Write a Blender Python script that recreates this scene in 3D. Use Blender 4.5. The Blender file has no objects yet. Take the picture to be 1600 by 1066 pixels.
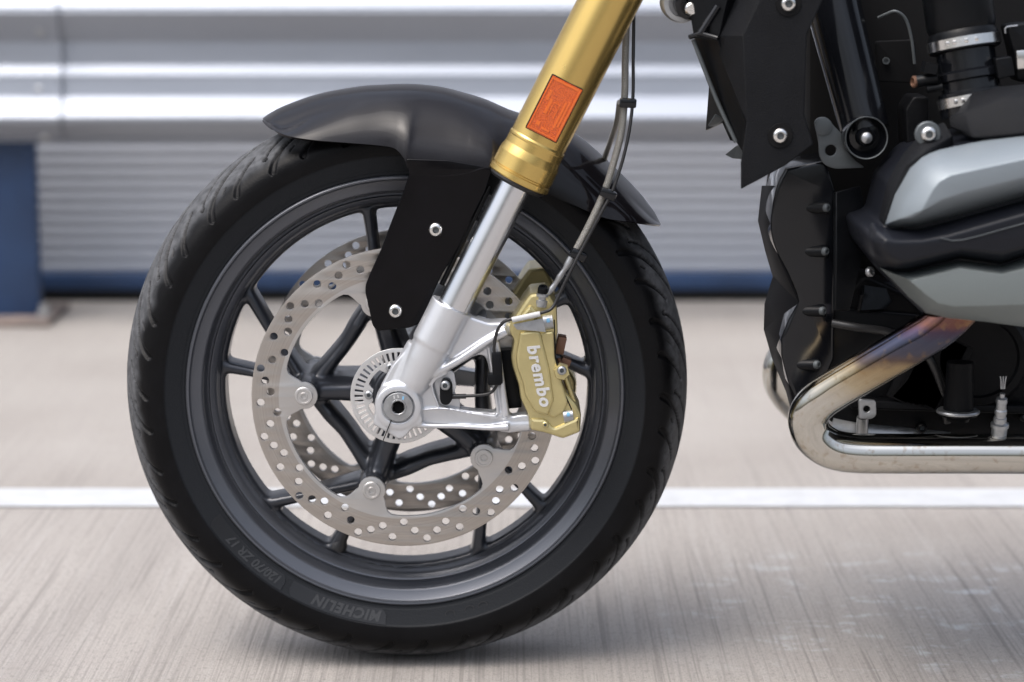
import bpy, bmesh, math, random
import numpy as np
from mathutils import Vector, Matrix, noise

random.seed(7)
sc = bpy.context.scene
col = sc.collection
PI = math.pi

# ------------------------------------------------------------------ camera
CAM_X, CAM_D, CAM_H, PITCH, FPX = 0.1131, 2.4, 0.788, 0.1819, 3580.0
cd = bpy.data.cameras.new('camera'); cam = bpy.data.objects.new('camera', cd); col.objects.link(cam)
cam.location = (CAM_X, -CAM_D, CAM_H); cam.rotation_euler = (PI/2 - PITCH, 0, 0)
cd.sensor_fit = 'HORIZONTAL'; cd.sensor_width = 36.0; cd.lens = FPX/1600*36.0
cd.clip_start = 0.05; cd.clip_end = 500
cd.dof.use_dof = True; cd.dof.focus_distance = 2.33; cd.dof.aperture_fstop = 3.5
sc.camera = cam

# ------------------------------------------------------------------ sky, sun, exposure
w = bpy.data.worlds.new('World'); sc.world = w; w.use_nodes = True
nt = w.node_tree; bg = nt.nodes['Background']
sky = nt.nodes.new('ShaderNodeTexSky'); sky.sky_type = 'NISHITA'; sky.sun_disc = False
SUN_EL, SUN_AZ = math.radians(60), math.radians(232)     # azimuth measured clockwise from +Y
sky.sun_elevation = SUN_EL; sky.sun_rotation = SUN_AZ
sky.air_density = 1.0; sky.dust_density = 4.0; sky.ozone_density = 1.0
hs = nt.nodes.new('ShaderNodeHueSaturation'); hs.inputs['Saturation'].default_value = 0.55
nt.links.new(sky.outputs[0], hs.inputs['Color'])
# overcast: brightest overhead, dim at the horizon, with soft cloud texture
tcw = nt.nodes.new('ShaderNodeTexCoord'); spw = nt.nodes.new('ShaderNodeSeparateXYZ'); nt.links.new(tcw.outputs['Generated'], spw.inputs[0])
mrw = nt.nodes.new('ShaderNodeMapRange'); mrw.inputs[1].default_value = 0.0; mrw.inputs[2].default_value = 0.9
mrw.inputs[3].default_value = 0.30; mrw.inputs[4].default_value = 2.9; nt.links.new(spw.outputs['Z'], mrw.inputs[0])
nzw = nt.nodes.new('ShaderNodeTexNoise'); nzw.inputs['Scale'].default_value = 2.2; nzw.inputs['Detail'].default_value = 5; nt.links.new(tcw.outputs['Generated'], nzw.inputs['Vector'])
mrn = nt.nodes.new('ShaderNodeMapRange'); mrn.inputs[1].default_value = 0.3; mrn.inputs[2].default_value = 0.7; mrn.inputs[3].default_value = 0.65; mrn.inputs[4].default_value = 1.3
nt.links.new(nzw.outputs['Fac'], mrn.inputs[0])
mlw = nt.nodes.new('ShaderNodeMath'); mlw.operation = 'MULTIPLY'; nt.links.new(mrw.outputs[0], mlw.inputs[0]); nt.links.new(mrn.outputs[0], mlw.inputs[1])
vmw = nt.nodes.new('ShaderNodeVectorMath'); vmw.operation = 'SCALE'; nt.links.new(hs.outputs[0], vmw.inputs[0]); nt.links.new(mlw.outputs[0], vmw.inputs['Scale'])
nt.links.new(vmw.outputs[0], bg.inputs[0])
bg.inputs[1].default_value = 0.15
sl = bpy.data.lights.new('sun', 'SUN'); sl.energy = 0.55; sl.angle = math.radians(50); sl.color = (1.0, 0.97, 0.93)
so = bpy.data.objects.new('sun', sl); col.objects.link(so)
sdir = Vector((math.sin(SUN_AZ)*math.cos(SUN_EL), math.cos(SUN_AZ)*math.cos(SUN_EL), math.sin(SUN_EL)))
so.rotation_euler = sdir.to_track_quat('Z', 'Y').to_euler(); so.location = (0, 0, 5)
sc.view_settings.view_transform = 'Standard'; sc.view_settings.look = 'None'
sc.view_settings.exposure = 0.05; sc.view_settings.gamma = 1.0; sc.view_settings.use_curve_mapping = False

# ------------------------------------------------------------------ helpers
CT, ST = math.cos(PITCH), math.sin(PITCH)
def P(px, py, Y):
    """photo pixel -> point on the vertical plane at depth Y (metres, 0 = wheel centre plane)"""
    a = (px-800)/FPX; b = (533-py)/FPX
    d = Vector((a, CT+b*ST, -ST+b*CT)); t = (Y+CAM_D)/d.y
    return Vector((CAM_X, -CAM_D, CAM_H)) + d*t
def G(px, py, Z=0.0):
    a = (px-800)/FPX; b = (533-py)/FPX
    d = Vector((a, CT+b*ST, -ST+b*CT)); t = (Z-CAM_H)/d.z
    return Vector((CAM_X, -CAM_D, CAM_H)) + d*t
def S(px, py, Y):
    return (P(px+1, py, Y)-P(px, py, Y)).length          # metres per pixel

def nm(nodes, t, **k):
    n = nodes.new(t)
    for a, b in k.items(): setattr(n, a, b)
    return n
def mat(name, color, rough=0.5, metal=0.0, coat=0.0, coat_rough=0.05, var=0.0, vscale=30.0, bump=0.0, bscale=300.0,
        rvar=0.0, aniso=0.0, spec=0.5, dust=None, stretch=(1, 1, 1)):
    m = bpy.data.materials.new(name); m.use_nodes = True
    N, L = m.node_tree.nodes, m.node_tree.links
    b = N['Principled BSDF']
    b.inputs['Base Color'].default_value = (*color, 1); b.inputs['Roughness'].default_value = rough
    b.inputs['Metallic'].default_value = metal; b.inputs['Coat Weight'].default_value = coat
    b.inputs['Coat Roughness'].default_value = coat_rough; b.inputs['Specular IOR Level'].default_value = spec
    if aniso: b.inputs['Anisotropic'].default_value = aniso
    tc = nm(N, 'ShaderNodeTexCoord'); mp = nm(N, 'ShaderNodeMapping'); mp.inputs['Scale'].default_value = stretch
    L.new(tc.outputs['Object'], mp.inputs['Vector'])
    if var or rvar or dust:
        n = nm(N, 'ShaderNodeTexNoise'); n.inputs['Scale'].default_value = vscale; n.inputs['Detail'].default_value = 6
        n.inputs['Roughness'].default_value = 0.65
        L.new(mp.outputs[0], n.inputs['Vector'])
    if var or dust:
        mx = nm(N, 'ShaderNodeMix', data_type='RGBA')
        cr = nm(N, 'ShaderNodeMapRange'); cr.inputs[1].default_value = 0.35; cr.inputs[2].default_value = 0.68
        L.new(n.outputs['Fac'], cr.inputs[0]); L.new(cr.outputs[0], mx.inputs[0])
        mx.inputs[6].default_value = (*[max(0, c*(1-var)) for c in color], 1)
        mx.inputs[7].default_value = (*(dust or [min(1, c*(1+var)) for c in color]), 1)
        L.new(mx.outputs[2], b.inputs['Base Color'])
    if rvar:
        rr = nm(N, 'ShaderNodeMapRange'); rr.inputs[1].default_value = 0.3; rr.inputs[2].default_value = 0.7
        rr.inputs[3].default_value = max(0.02, rough-rvar); rr.inputs[4].default_value = min(1, rough+rvar)
        L.new(n.outputs['Fac'], rr.inputs[0]); L.new(rr.outputs[0], b.inputs['Roughness'])
    if bump:
        n2 = nm(N, 'ShaderNodeTexNoise'); n2.inputs['Scale'].default_value = bscale; n2.inputs['Detail'].default_value = 3
        L.new(mp.outputs[0], n2.inputs['Vector'])
        bp = nm(N, 'ShaderNodeBump'); bp.inputs['Strength'].default_value = bump; bp.inputs['Distance'].default_value = 0.001
        L.new(n2.outputs['Fac'], bp.inputs['Height']); L.new(bp.outputs[0], b.inputs['Normal'])
    return m

M = {}
M['rubber'] = mat('tyre_rubber', (0.0032, 0.0032, 0.0038), 0.42, spec=.13, var=0.25, vscale=22, bump=0.25, bscale=500, rvar=0.08)
M['worn'] = mat('worn_tread', (0.045, 0.046, 0.049), 0.6, var=0.3, vscale=60, bump=0.5, bscale=900, rvar=0.1, dust=(0.10, 0.10, 0.10))
M['gloss_rubber'] = mat('cartouche_rubber', (0.004, 0.004, 0.005), 0.35)
M['letter_rubber'] = mat('letter_rubber', (0.020, 0.0215, 0.024), 0.5)
M['rim'] = mat('charcoal_paint_lit', (0.085, 0.091, 0.106), 0.34, metal=0.5, coat=0.2, coat_rough=0.2, var=0.04, vscale=12, bump=0.02, bscale=900, rvar=0.0)  # rim copy of the wheel paint, lightened for sky reflected in the bands
M['disc'] = mat('brake_steel', (0.42, 0.385, 0.36), 0.36, metal=0.9, var=0.12, vscale=40, rvar=0.08)
M['carrier'] = mat('disc_lug_steel', (0.52, 0.51, 0.50), 0.42, metal=0.85, var=0.06)
M['steel'] = mat('bright_steel', (0.72, 0.71, 0.69), 0.25, metal=1.0, rvar=0.06)
M['steel_dull'] = mat('dull_steel', (0.38, 0.39, 0.40), 0.40, metal=0.9, var=0.15, vscale=80, rvar=0.1)
M['ringsteel'] = mat('sensor_ring_steel', (0.62, 0.62, 0.62), 0.38, metal=0.85, var=0.05)
M['silver'] = mat('silver_cast_paint', (0.57, 0.58, 0.60), 0.34, metal=0.65, coat=0.2, coat_rough=0.15, var=0.02, bump=0.04, bscale=1200)
M['gold'] = mat('gold_anodised', (0.58, 0.41, 0.135), 0.27, metal=0.85, var=0.02, vscale=8, bump=0.015, bscale=900, rvar=0.008)
M['caliper'] = mat('caliper_gold', (0.50, 0.43, 0.215), 0.33, metal=0.7, var=0.07, vscale=30, bump=0.12, bscale=900, rvar=0.04)
M['chrome'] = mat('hard_chrome', (0.66, 0.67, 0.69), 0.22, metal=1.0, rvar=0.03, vscale=50)
M['fender'] = mat('dark_metallic_paint', (0.005, 0.004, 0.005), 0.34, metal=0.0, spec=.06, coat=0.45, coat_rough=0.008, var=0.25, vscale=900)
M['fender_arm'] = mat('black_gloss_paint', (0.0025, 0.0022, 0.003), 0.20, spec=.16, var=.3, vscale=40, rvar=.05)
M['blk_gloss'] = mat('glossy_black_plastic', (0.0045, 0.005, 0.0065), 0.16, spec=.4, var=0.2, vscale=15, rvar=0.06)
M['blk_satin'] = mat('satin_black_metal', (0.004, 0.0045, 0.0055), 0.36, spec=.16, var=0.2, vscale=30, bump=0.12, bscale=500, rvar=0.06)
M['blk_matte'] = mat('matte_black_plastic', (0.0055, 0.006, 0.0075), 0.5, spec=.15, bump=0.8, bscale=1300, var=0.25, vscale=14, rvar=0.06)
M['skirt'] = mat('dark_skirt_plastic', (0.004, 0.004, 0.005), 0.62, spec=.10)
M['spoke'] = mat('charcoal_paint_shaded', (0.030, 0.033, 0.041), 0.30, metal=0.4, coat=0.2, coat_rough=0.15, bump=0.02, bscale=900)  # same wheel paint, darkened so the spokes look shaded
M['deep'] = mat('shade_and_backing_black', (0.003, 0.003, 0.0035), 0.8, spec=.2)  # near black for backing parts and for shade inside recesses and the engine
M['engine'] = mat('engine_black', (0.003, 0.0032, 0.004), 0.48, spec=.13, var=0.25, vscale=25, bump=0.35, bscale=350, rvar=0.08)
M['silverpaint'] = mat('silver_grey_cover_paint', (0.185, 0.212, 0.232), 0.48, metal=0.35, coat=0.08, coat_rough=0.2, var=0.03, vscale=900, bump=0.03, bscale=600)
M['band'] = mat('dark_cover_band', (0.007, 0.008, 0.0115), 0.36, spec=.24, var=0.05, bump=0.1, bscale=900)
M['rubberhose'] = mat('black_hose', (0.012, 0.012, 0.013), 0.42, bump=0.1)
M['greyhose'] = mat('smoked_braided_hose', (0.26, 0.25, 0.225), 0.32, metal=0.25, coat=0.5, bump=0.9, bscale=2200, var=0.3, vscale=1500)
M['white'] = mat('white_print', (0.50, 0.50, 0.50), 0.5)
M['copper'] = mat('copper_washer', (0.16, 0.085, 0.055), 0.5, metal=0.6)
M['bluemark'] = mat('blue_paint_mark', (0.20, 0.45, 0.68), 0.4)
M['bracket'] = mat('grey_bracket', (0.085, 0.095, 0.10), 0.5, metal=0.4, var=0.1)
M['green'] = mat('green_tag', (0.03, 0.25, 0.16), 0.5)

FLATY = [True]
def tyre_material():
    m = M['rubber']; N, L = m.node_tree.nodes, m.node_tree.links; b = N['Principled BSDF']
    src = b.inputs['Base Color'].links[0].from_socket; rs = b.inputs['Roughness'].links[0].from_socket
    for nm_, c, rg in (('sidewall', (.014, .0155, .018, 1), .5), ('wear', (.095, .098, .104, 1), .62)):
        a = nm(N, 'ShaderNodeAttribute', attribute_name=nm_); f = a.outputs['Fac']
        if nm_ == 'wear':
            tc = nm(N, 'ShaderNodeTexCoord'); n = nm(N, 'ShaderNodeTexNoise'); n.inputs['Scale'].default_value = 130; n.inputs['Detail'].default_value = 6
            L.new(tc.outputs['Object'], n.inputs['Vector']); r = nm(N, 'ShaderNodeMapRange'); r.inputs[1].default_value = .35; r.inputs[2].default_value = .6; r.inputs[3].default_value = .5
            L.new(n.outputs['Fac'], r.inputs[0]); x_ = nm(N, 'ShaderNodeMath', operation='MULTIPLY'); L.new(f, x_.inputs[0]); L.new(r.outputs[0], x_.inputs[1]); f = x_.outputs[0]
        x = nm(N, 'ShaderNodeMix', data_type='RGBA'); L.new(f, x.inputs[0]); L.new(src, x.inputs[6]); x.inputs[7].default_value = c; src = x.outputs[2]
        y = nm(N, 'ShaderNodeMix'); L.new(f, y.inputs[0]); L.new(rs, y.inputs[2]); y.inputs[3].default_value = rg; rs = y.outputs[0]
    L.new(src, b.inputs['Base Color']); L.new(rs, b.inputs['Roughness'])
tyre_material()
def finish(me, smooth_deg=35):
    for p in me.polygons: p.use_smooth = not (abs(p.normal.y) > .9995 and len(p.vertices) != 4) if FLATY[0] else True
    try: me.set_sharp_from_angle(angle=math.radians(smooth_deg))
    except Exception: pass
def link(name, me, m, parent=None, smooth=35):
    o = bpy.data.objects.new(name, me); col.objects.link(o)
    if m is not None:
        ms = m if isinstance(m, (list, tuple)) else [m]
        idx = [p.material_index for p in me.polygons]; me.materials.clear()
        for k in ms: me.materials.append(k)
        if len(ms) > 1: me.polygons.foreach_set('material_index', np.array(idx, dtype=np.int32))
    if smooth is not None: finish(me, smooth)
    if parent is not None: o.parent = parent
    return o
def tag(o, label=None, cat=None, kind=None, group=None):
    if label: o['label'] = label
    if cat: o['category'] = cat
    if kind: o['kind'] = kind
    if group: o['group'] = group
    return o

class MB:
    """collects shapes into one mesh"""
    def __init__(s): s.v = []; s.f = []; s.m = []
    def add(s, vs, fs, mi=0):
        k = len(s.v); s.v += [tuple(v) for v in vs]; s.f += [tuple(i+k for i in f) for f in fs]; s.m += [mi]*len(fs)
        return s
    def mesh(s, me, mi=0):
        return s.add([v.co for v in me.vertices], [tuple(p.vertices) for p in me.polygons], mi)
    def box(s, c, size, R=None, mi=0):
        vs = []
        for i in (-.5, .5):
            for j in (-.5, .5):
                for k in (-.5, .5):
                    v = Vector((i*size[0], j*size[1], k*size[2]))
                    if R is not None: v = R @ v
                    vs.append(Vector(c)+v)
        return s.add(vs, [(0, 1, 3, 2), (4, 6, 7, 5), (0, 4, 5, 1), (2, 3, 7, 6), (0, 2, 6, 4), (1, 5, 7, 3)], mi)
    def rev(s, prof, o, axis, seg=48, mi=0, closed=False):
        """profile of (radius, distance along axis)"""
        o = Vector(o); a = Vector(axis).normalized()
        u = a.orthogonal().normalized(); v = a.cross(u)
        vs, fs = [], []
        n = len(prof)
        for (r, t) in prof:
            for k in range(seg):
                q = 2*PI*k/seg
                vs.append(o + a*t + (u*math.cos(q)+v*math.sin(q))*max(r, 1e-6))
        for i in range(n if closed else n-1):
            i2 = (i+1) % n
            for k in range(seg):
                k2 = (k+1) % seg
                fs.append((i*seg+k, i*seg+k2, i2*seg+k2, i2*seg+k))
        if not closed:
            if prof[0][0] > 1e-5: fs.append(tuple(range(seg-1, -1, -1)))
            if prof[-1][0] > 1e-5: fs.append(tuple((n-1)*seg+k for k in range(seg)))
        return s.add(vs, fs, mi)
    def tube(s, pts, r, seg=16, mi=0, flat=None, up=None):
        pts = [Vector(p) for p in pts]; n = len(pts)
        rs = r if isinstance(r, (list, tuple)) else [r]*n
        if len(rs) != n: rs = list(np.interp(np.linspace(0, 1, n), np.linspace(0, 1, len(rs)), rs))
        vs, fs = [], []; u = None
        for i in range(n):
            t = (pts[min(i+1, n-1)]-pts[max(i-1, 0)]).normalized()
            if up is not None: u = (Vector(up)-t*t.dot(Vector(up))).normalized()
            elif u is None: u = t.orthogonal().normalized()
            else: u = (u - t*t.dot(u)).normalized()
            b = t.cross(u)
            fu = (flat[i] if isinstance(flat, (list, tuple)) else flat) if flat else 1.0
            for k in range(seg):
                q = 2*PI*k/seg
                vs.append(pts[i]+(u*math.cos(q)*fu+b*math.sin(q))*rs[i])
        for i in range(n-1):
            for k in range(seg):
                k2 = (k+1) % seg
                fs.append((i*seg+k, i*seg+k2, (i+1)*seg+k2, (i+1)*seg+k))
        fs.append(tuple(range(seg-1, -1, -1))); fs.append(tuple((n-1)*seg+k for k in range(seg)))
        return s.add(vs, fs, mi)
    def prism(s, xz, y0, y1, mi=0):
        n = len(xz); vs = [(x, y0, z) for x, z in xz]+[(x, y1, z) for x, z in xz]
        fs = [tuple(range(n)), tuple(range(2*n-1, n-1, -1))]
        for i in range(n):
            j = (i+1) % n; fs.append((i, i+n, j+n, j))
        return s.add(vs, fs, mi)
    def me(s):
        me = bpy.data.meshes.new('mesh'); me.from_pydata(s.v, [], s.f)
        for p, m_ in zip(me.polygons, s.m): p.material_index = m_
        me.validate(); me.update()
        bm = bmesh.new(); bm.from_mesh(me); bmesh.ops.recalc_face_normals(bm, faces=bm.faces); bm.to_mesh(me); bm.free()
        return me
    def build(s, name, m, parent=None, smooth=35, mods=None):
        me = s.me()
        if mods: me = bake(me, mods)
        return link(name, me, m, parent, smooth)

def bake(me, mods):
    o = bpy.data.objects.new('tmp', me); col.objects.link(o)
    for t, kw in mods:
        md = o.modifiers.new(t, t)
        for k, v in kw.items(): setattr(md, k, v)
    dg = bpy.context.evaluated_depsgraph_get(); dg.update()
    r = bpy.data.meshes.new_from_object(o.evaluated_get(dg))
    bpy.data.objects.remove(o)
    return r
BEV = lambda wd, seg=2: ('BEVEL', dict(width=wd, segments=seg, limit_method='ANGLE', angle_limit=math.radians(30)))
def cast(me, voxel, it=6):
    return bake(me, [('REMESH', dict(mode='VOXEL', voxel_size=voxel)), ('SMOOTH', dict(factor=0.6, iterations=it))])

def cr(pts, n=8, closed=False):
    """Catmull-Rom through points (any dimension)"""
    p = [np.array(q, float) for q in pts]; m = len(p); out = []
    for i in range(m if closed else m-1):
        a = p[(i-1) % m] if (closed or i > 0) else 2*p[0]-p[1]
        b = p[i]; c = p[(i+1) % m]; d = p[(i+2) % m] if (closed or i+2 < m) else 2*p[-1]-p[-2]
        for k in range(n):
            t = k/n
            out.append(0.5*((2*b)+(-a+c)*t+(2*a-5*b+4*c-d)*t*t+(-a+3*b-3*c+d)*t**3))
    if not closed: out.append(p[-1])
    return out
def rounded(pts, r, n=5):
    """round the corners of a closed 2D polygon"""
    p = [np.array(q, float) for q in pts]; m = len(p); out = []
    for i in range(m):
        a, b, c = p[i-1], p[i], p[(i+1) % m]
        da, dc = a-b, c-b; la, lc = np.linalg.norm(da), np.linalg.norm(dc)
        k = min(r, la*.45, lc*.45); s_ = b+da/la*k; e = b+dc/lc*k
        for j in range(n+1):
            t = j/n; out.append((1-t)**2*s_+2*t*(1-t)*b+t*t*e)
    return out
def px2(pts, Y):
    return [((q := P(a, b, Y)).x, q.z) for a, b in pts]
def area(l):
    return 0.5*sum(l[i][0]*l[(i+1) % len(l)][1]-l[(i+1) % len(l)][0]*l[i][1] for i in range(len(l)))
def plate_me(outer, holes, y0, y1, bevel=0.0, seg=2):
    """flat plate with holes between y0 (front) and y1, outlines in world (x, z)"""
    cu = bpy.data.curves.new('c', 'CURVE'); cu.dimensions = '2D'; cu.fill_mode = 'BOTH'
    th = abs(y1-y0)/2
    cu.extrude = max(th-bevel, 1e-5); cu.bevel_depth = bevel; cu.bevel_resolution = seg; cu.offset = -bevel
    for k, l in enumerate([outer]+list(holes)):
        l = [tuple(q) for q in l]; ar = area(l)
        if (k == 0) != (ar < 0): l = l[::-1]
        sp = cu.splines.new('POLY'); sp.points.add(len(l)-1)
        for q, pt in zip(l, sp.points): pt.co = (q[0], q[1], 0, 1)
        sp.use_cyclic_u = True
    o = bpy.data.objects.new('tmp', cu); col.objects.link(o)
    dg = bpy.context.evaluated_depsgraph_get(); dg.update()
    me = bpy.data.meshes.new_from_object(o.evaluated_get(dg)); bpy.data.objects.remove(o)
    yc = (y0+y1)/2
    for v in me.vertices: v.co = (v.co.x, yc-v.co.z, v.co.y)
    me.update()
    bm = bmesh.new(); bm.from_mesh(me); bmesh.ops.remove_doubles(bm, verts=bm.verts, dist=1e-6)
    bmesh.ops.recalc_face_normals(bm, faces=bm.faces); bm.to_mesh(me); bm.free()
    return me
def plate(name, outer, holes, y0, y1, bevel, m, parent=None, smooth=35):
    return link(name, plate_me(outer, holes, y0, y1, bevel), m, parent, smooth)
def text_me(txt, size, depth=0.0005, shear=0.0, bold=0.0, space=1.0):
    cu = bpy.data.curves.new('t', 'FONT'); cu.body = txt; cu.size = size; cu.extrude = depth; cu.shear = shear
    cu.offset = bold; cu.space_character = space; cu.resolution_u = 4
    o = bpy.data.objects.new('tmp', cu); col.objects.link(o)
    dg = bpy.context.evaluated_depsgraph_get(); dg.update()
    me = bpy.data.meshes.new_from_object(o.evaluated_get(dg)); bpy.data.objects.remove(o)
    return me
def circ(cx, cz, r, n=24, a0=0):
    return [(cx+r*math.cos(a0+2*PI*k/n), cz+r*math.sin(a0+2*PI*k/n)) for k in range(n)]
def facets(name, verts, faces, thick, bevel, m, parent, smooth=30):
    """folded panel: pixel/depth vertices, thickness going away from the viewer"""
    mb = MB(); mb.add([P(*v) for v in verts], faces)
    me = bpy.data.meshes.new('f'); me.from_pydata([tuple(P(*v)) for v in verts], [], faces)
    bm = bmesh.new(); bm.from_mesh(me); bmesh.ops.recalc_face_normals(bm, faces=bm.faces)
    s_ = sum(f.normal.y*f.calc_area() for f in bm.faces)
    if s_ > 0: bmesh.ops.reverse_faces(bm, faces=bm.faces)
    bm.to_mesh(me); bm.free()
    me = bake(me, [('SOLIDIFY', dict(thickness=thick, offset=-1)), BEV(bevel)])
    return link(name, me, m, parent, smooth)
def screw(name, c, r, parent, m=None, axis=(0, -1, 0), h=None, washer=0):
    """button head screw with a hex recess"""
    h = h or r*.55; mb = MB()
    pr = [(r, -.002), (r, h*.15), (r*.97, h*.45), (r*.8, h*.85), (r*.6, h), (r*.47, h)]
    mb.rev(pr+[(r*.45, h*.35)], c, axis, 32); mb.f = [f for f in mb.f if len(f) < 10]; mb.m = [0]*len(mb.f)
    mb.rev([(r*.46, h*.34), (0, h*.3)], c, axis, 6, mi=1)
    if washer: mb.rev([(washer, -.003), (washer, -.0005), (washer*.95, 0), (r, 0)], c, axis, 32)
    return mb.build(name, [m or M['steel'], M['bracket']], parent, 30)  # recess floor gets a darker colour in place of its shade

# ------------------------------------------------------------------ ground
def ground_material():
    m = bpy.data.materials.new('brushed_concrete'); m.use_nodes = True
    N, L = m.node_tree.nodes, m.node_tree.links; b = N['Principled BSDF']
    tc = nm(N, 'ShaderNodeTexCoord')
    def noi(scale, stretch, detail=5, rough=.6, w_=0):
        mp = nm(N, 'ShaderNodeMapping'); mp.inputs['Scale'].default_value = stretch; mp.inputs['Location'].default_value = (w_, w_*.7, 0)
        L.new(tc.outputs['Object'], mp.inputs['Vector'])
        n = nm(N, 'ShaderNodeTexNoise'); n.inputs['Scale'].default_value = scale; n.inputs['Detail'].default_value = detail
        n.inputs['Roughness'].default_value = rough; L.new(mp.outputs[0], n.inputs['Vector']); return n.outputs['Fac']
    def rng(v, a, b_, c, d):
        r = nm(N, 'ShaderNodeMapRange'); r.inputs[1].default_value = a; r.inputs[2].default_value = b_
        r.inputs[3].default_value = c; r.inputs[4].default_value = d; L.new(v, r.inputs[0]); return r.outputs[0]
    def mix(f, a, c, blend='MIX'):
        x = nm(N, 'ShaderNodeMix', data_type='RGBA', blend_type=blend)
        for s_, v in ((0, f), (6, a), (7, c)):
            if isinstance(v, (tuple, float)): x.inputs[s_].default_value = v
            else: L.new(v, x.inputs[s_])
        return x.outputs[2]
    fine = noi(95, (2.6, .045, 1), 3, .6)             # fine broom marks running away from the camera
    line = noi(62, (2.2, .022, 1), 2, .5, 6)           # deeper single broom lines
    lite = noi(30, (1.8, .035, 1), 3, .6, 3)
    wide = noi(3.6, (1.6, .16, 1), 3, .55, 8)
    blot = noi(2.2, (1, 1, 1), 5, .6, 5)
    grain = noi(420, (1, 1, 1), 3, .7, 1)
    speck = noi(150, (1, .7, 1), 4, .8, 4)
    c = mix(rng(blot, .3, .7, 0, 1), (0.305, 0.281, 0.258, 1), (0.372, 0.350, 0.325, 1))
    # the slab is finished smoother beyond the painted line
    sx = nm(N, 'ShaderNodeSeparateXYZ'); L.new(tc.outputs['Object'], sx.inputs[0]); far_ = rng(sx.outputs['Y'], .25, 1.0, 1, .18)
    def fade(v):
        q = nm(N, 'ShaderNodeMath', operation='MULTIPLY'); L.new(v, q.inputs[0]); L.new(far_, q.inputs[1]); return q.outputs[0]
    c = mix(fade(rng(lite, .54, .66, 0, .16)), c, (0.50, 0.485, 0.465, 1))
    c = mix(fade(rng(fine, .38, .48, .45, 0)), c, (0.20, 0.185, 0.172, 1))
    c = mix(fade(rng(line, .36, .42, .52, 0)), c, (0.16, 0.148, 0.138, 1))
    c = mix(fade(rng(wide, .36, .46, .30, 0)), c, (0.22, 0.203, 0.19, 1))
    c = mix(rng(grain, .34, .50, .7, 0), c, (0.17, 0.155, 0.15, 1))
    c = mix(rng(speck, .36, .46, .55, 0), c, (0.17, 0.155, 0.147, 1))
    # old pale smears near the lower right of the parking bay
    st = noi(16, (.8, 1.3, 1), 5, .7, 2); st2 = noi(1.4, (1, 1, 1), 2, .5, 21)
    mm = nm(N, 'ShaderNodeMath', operation='MULTIPLY'); L.new(rng(st, .54, .64, 0, .75), mm.inputs[0]); vd = nm(N, 'ShaderNodeVectorMath', operation='DISTANCE'); L.new(tc.outputs['Object'], vd.inputs[0]); vd.inputs[1].default_value = G(1440, 960)
    L.new(rng(vd.outputs['Value'], .16, .34, 1, 0), mm.inputs[1])
    m3 = nm(N, 'ShaderNodeMath', operation='MULTIPLY'); L.new(mm.outputs[0], m3.inputs[0]); L.new(rng(fine, .4, .5, .15, .8), m3.inputs[1])
    c = mix(m3.outputs[0], c, (0.50, 0.52, 0.54, 1))
    L.new(c, b.inputs['Base Color']); b.inputs['Roughness'].default_value = .8
    b.inputs['Specular IOR Level'].default_value = .3
    bp = nm(N, 'ShaderNodeBump'); bp.inputs['Strength'].default_value = .55; bp.inputs['Distance'].default_value = .003
    L.new(fine, bp.inputs['Height'])
    bp2 = nm(N, 'ShaderNodeBump'); bp2.inputs['Strength'].default_value = .35; bp2.inputs['Distance'].default_value = .001
    L.new(grain, bp2.inputs['Height']); L.new(bp.outputs[0], bp2.inputs['Normal']); L.new(bp2.outputs[0], b.inputs['Normal'])
    return m
mb = MB(); mb.add([(-60, -60, 0), (60, -60, 0), (60, 60, 0), (-60, 60, 0)], [(0, 1, 2, 3)])
tag(mb.build('ground', ground_material(), smooth=None), kind='structure')

def line_material():
    m = mat('white_road_paint', (0.47, 0.485, 0.50), .6, var=.08, vscale=25, bump=.3, bscale=200)
    N, L = m.node_tree.nodes, m.node_tree.links; b = N['Principled BSDF']
    src = b.inputs['Base Color'].links[0].from_socket
    tc = nm(N, 'ShaderNodeTexCoord'); mp = nm(N, 'ShaderNodeMapping'); mp.inputs['Scale'].default_value = (1.6, .2, 1)
    L.new(tc.outputs['Object'], mp.inputs[0])
    n = nm(N, 'ShaderNodeTexNoise'); n.inputs['Scale'].default_value = 55; n.inputs['Detail'].default_value = 5; n.inputs['Roughness'].default_value = .75
    L.new(mp.outputs[0], n.inputs['Vector'])
    r = nm(N, 'ShaderNodeMapRange'); r.inputs[1].default_value = .60; r.inputs[2].default_value = .68; r.inputs[4].default_value = .6
    L.new(n.outputs['Fac'], r.inputs[0])
    x = nm(N, 'ShaderNodeMix', data_type='RGBA'); L.new(r.outputs[0], x.inputs[0]); L.new(src, x.inputs[6]); x.inputs[7].default_value = (.42, .39, .37, 1)
    L.new(x.outputs[2], b.inputs['Base Color'])
    return m
ya, yb = G(800, 789, .004).y, G(800, 761, .004).y
vs, fs = [], []
nseg = 240
for i in range(nseg+1):
    x = -8+16*i/nseg
    e0 = noise.noise((x*9, 0, 0))*.003; e1 = noise.noise((x*9, 5, 0))*.003
    vs += [(x, ya+e0, .002), (x, yb+e1, .002)]
    if i: fs.append((2*i-2, 2*i, 2*i+1, 2*i-1))
mb = MB(); mb.add(vs, fs)
tag(mb.build('white_line', line_material(), smooth=None), kind='structure')

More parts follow.
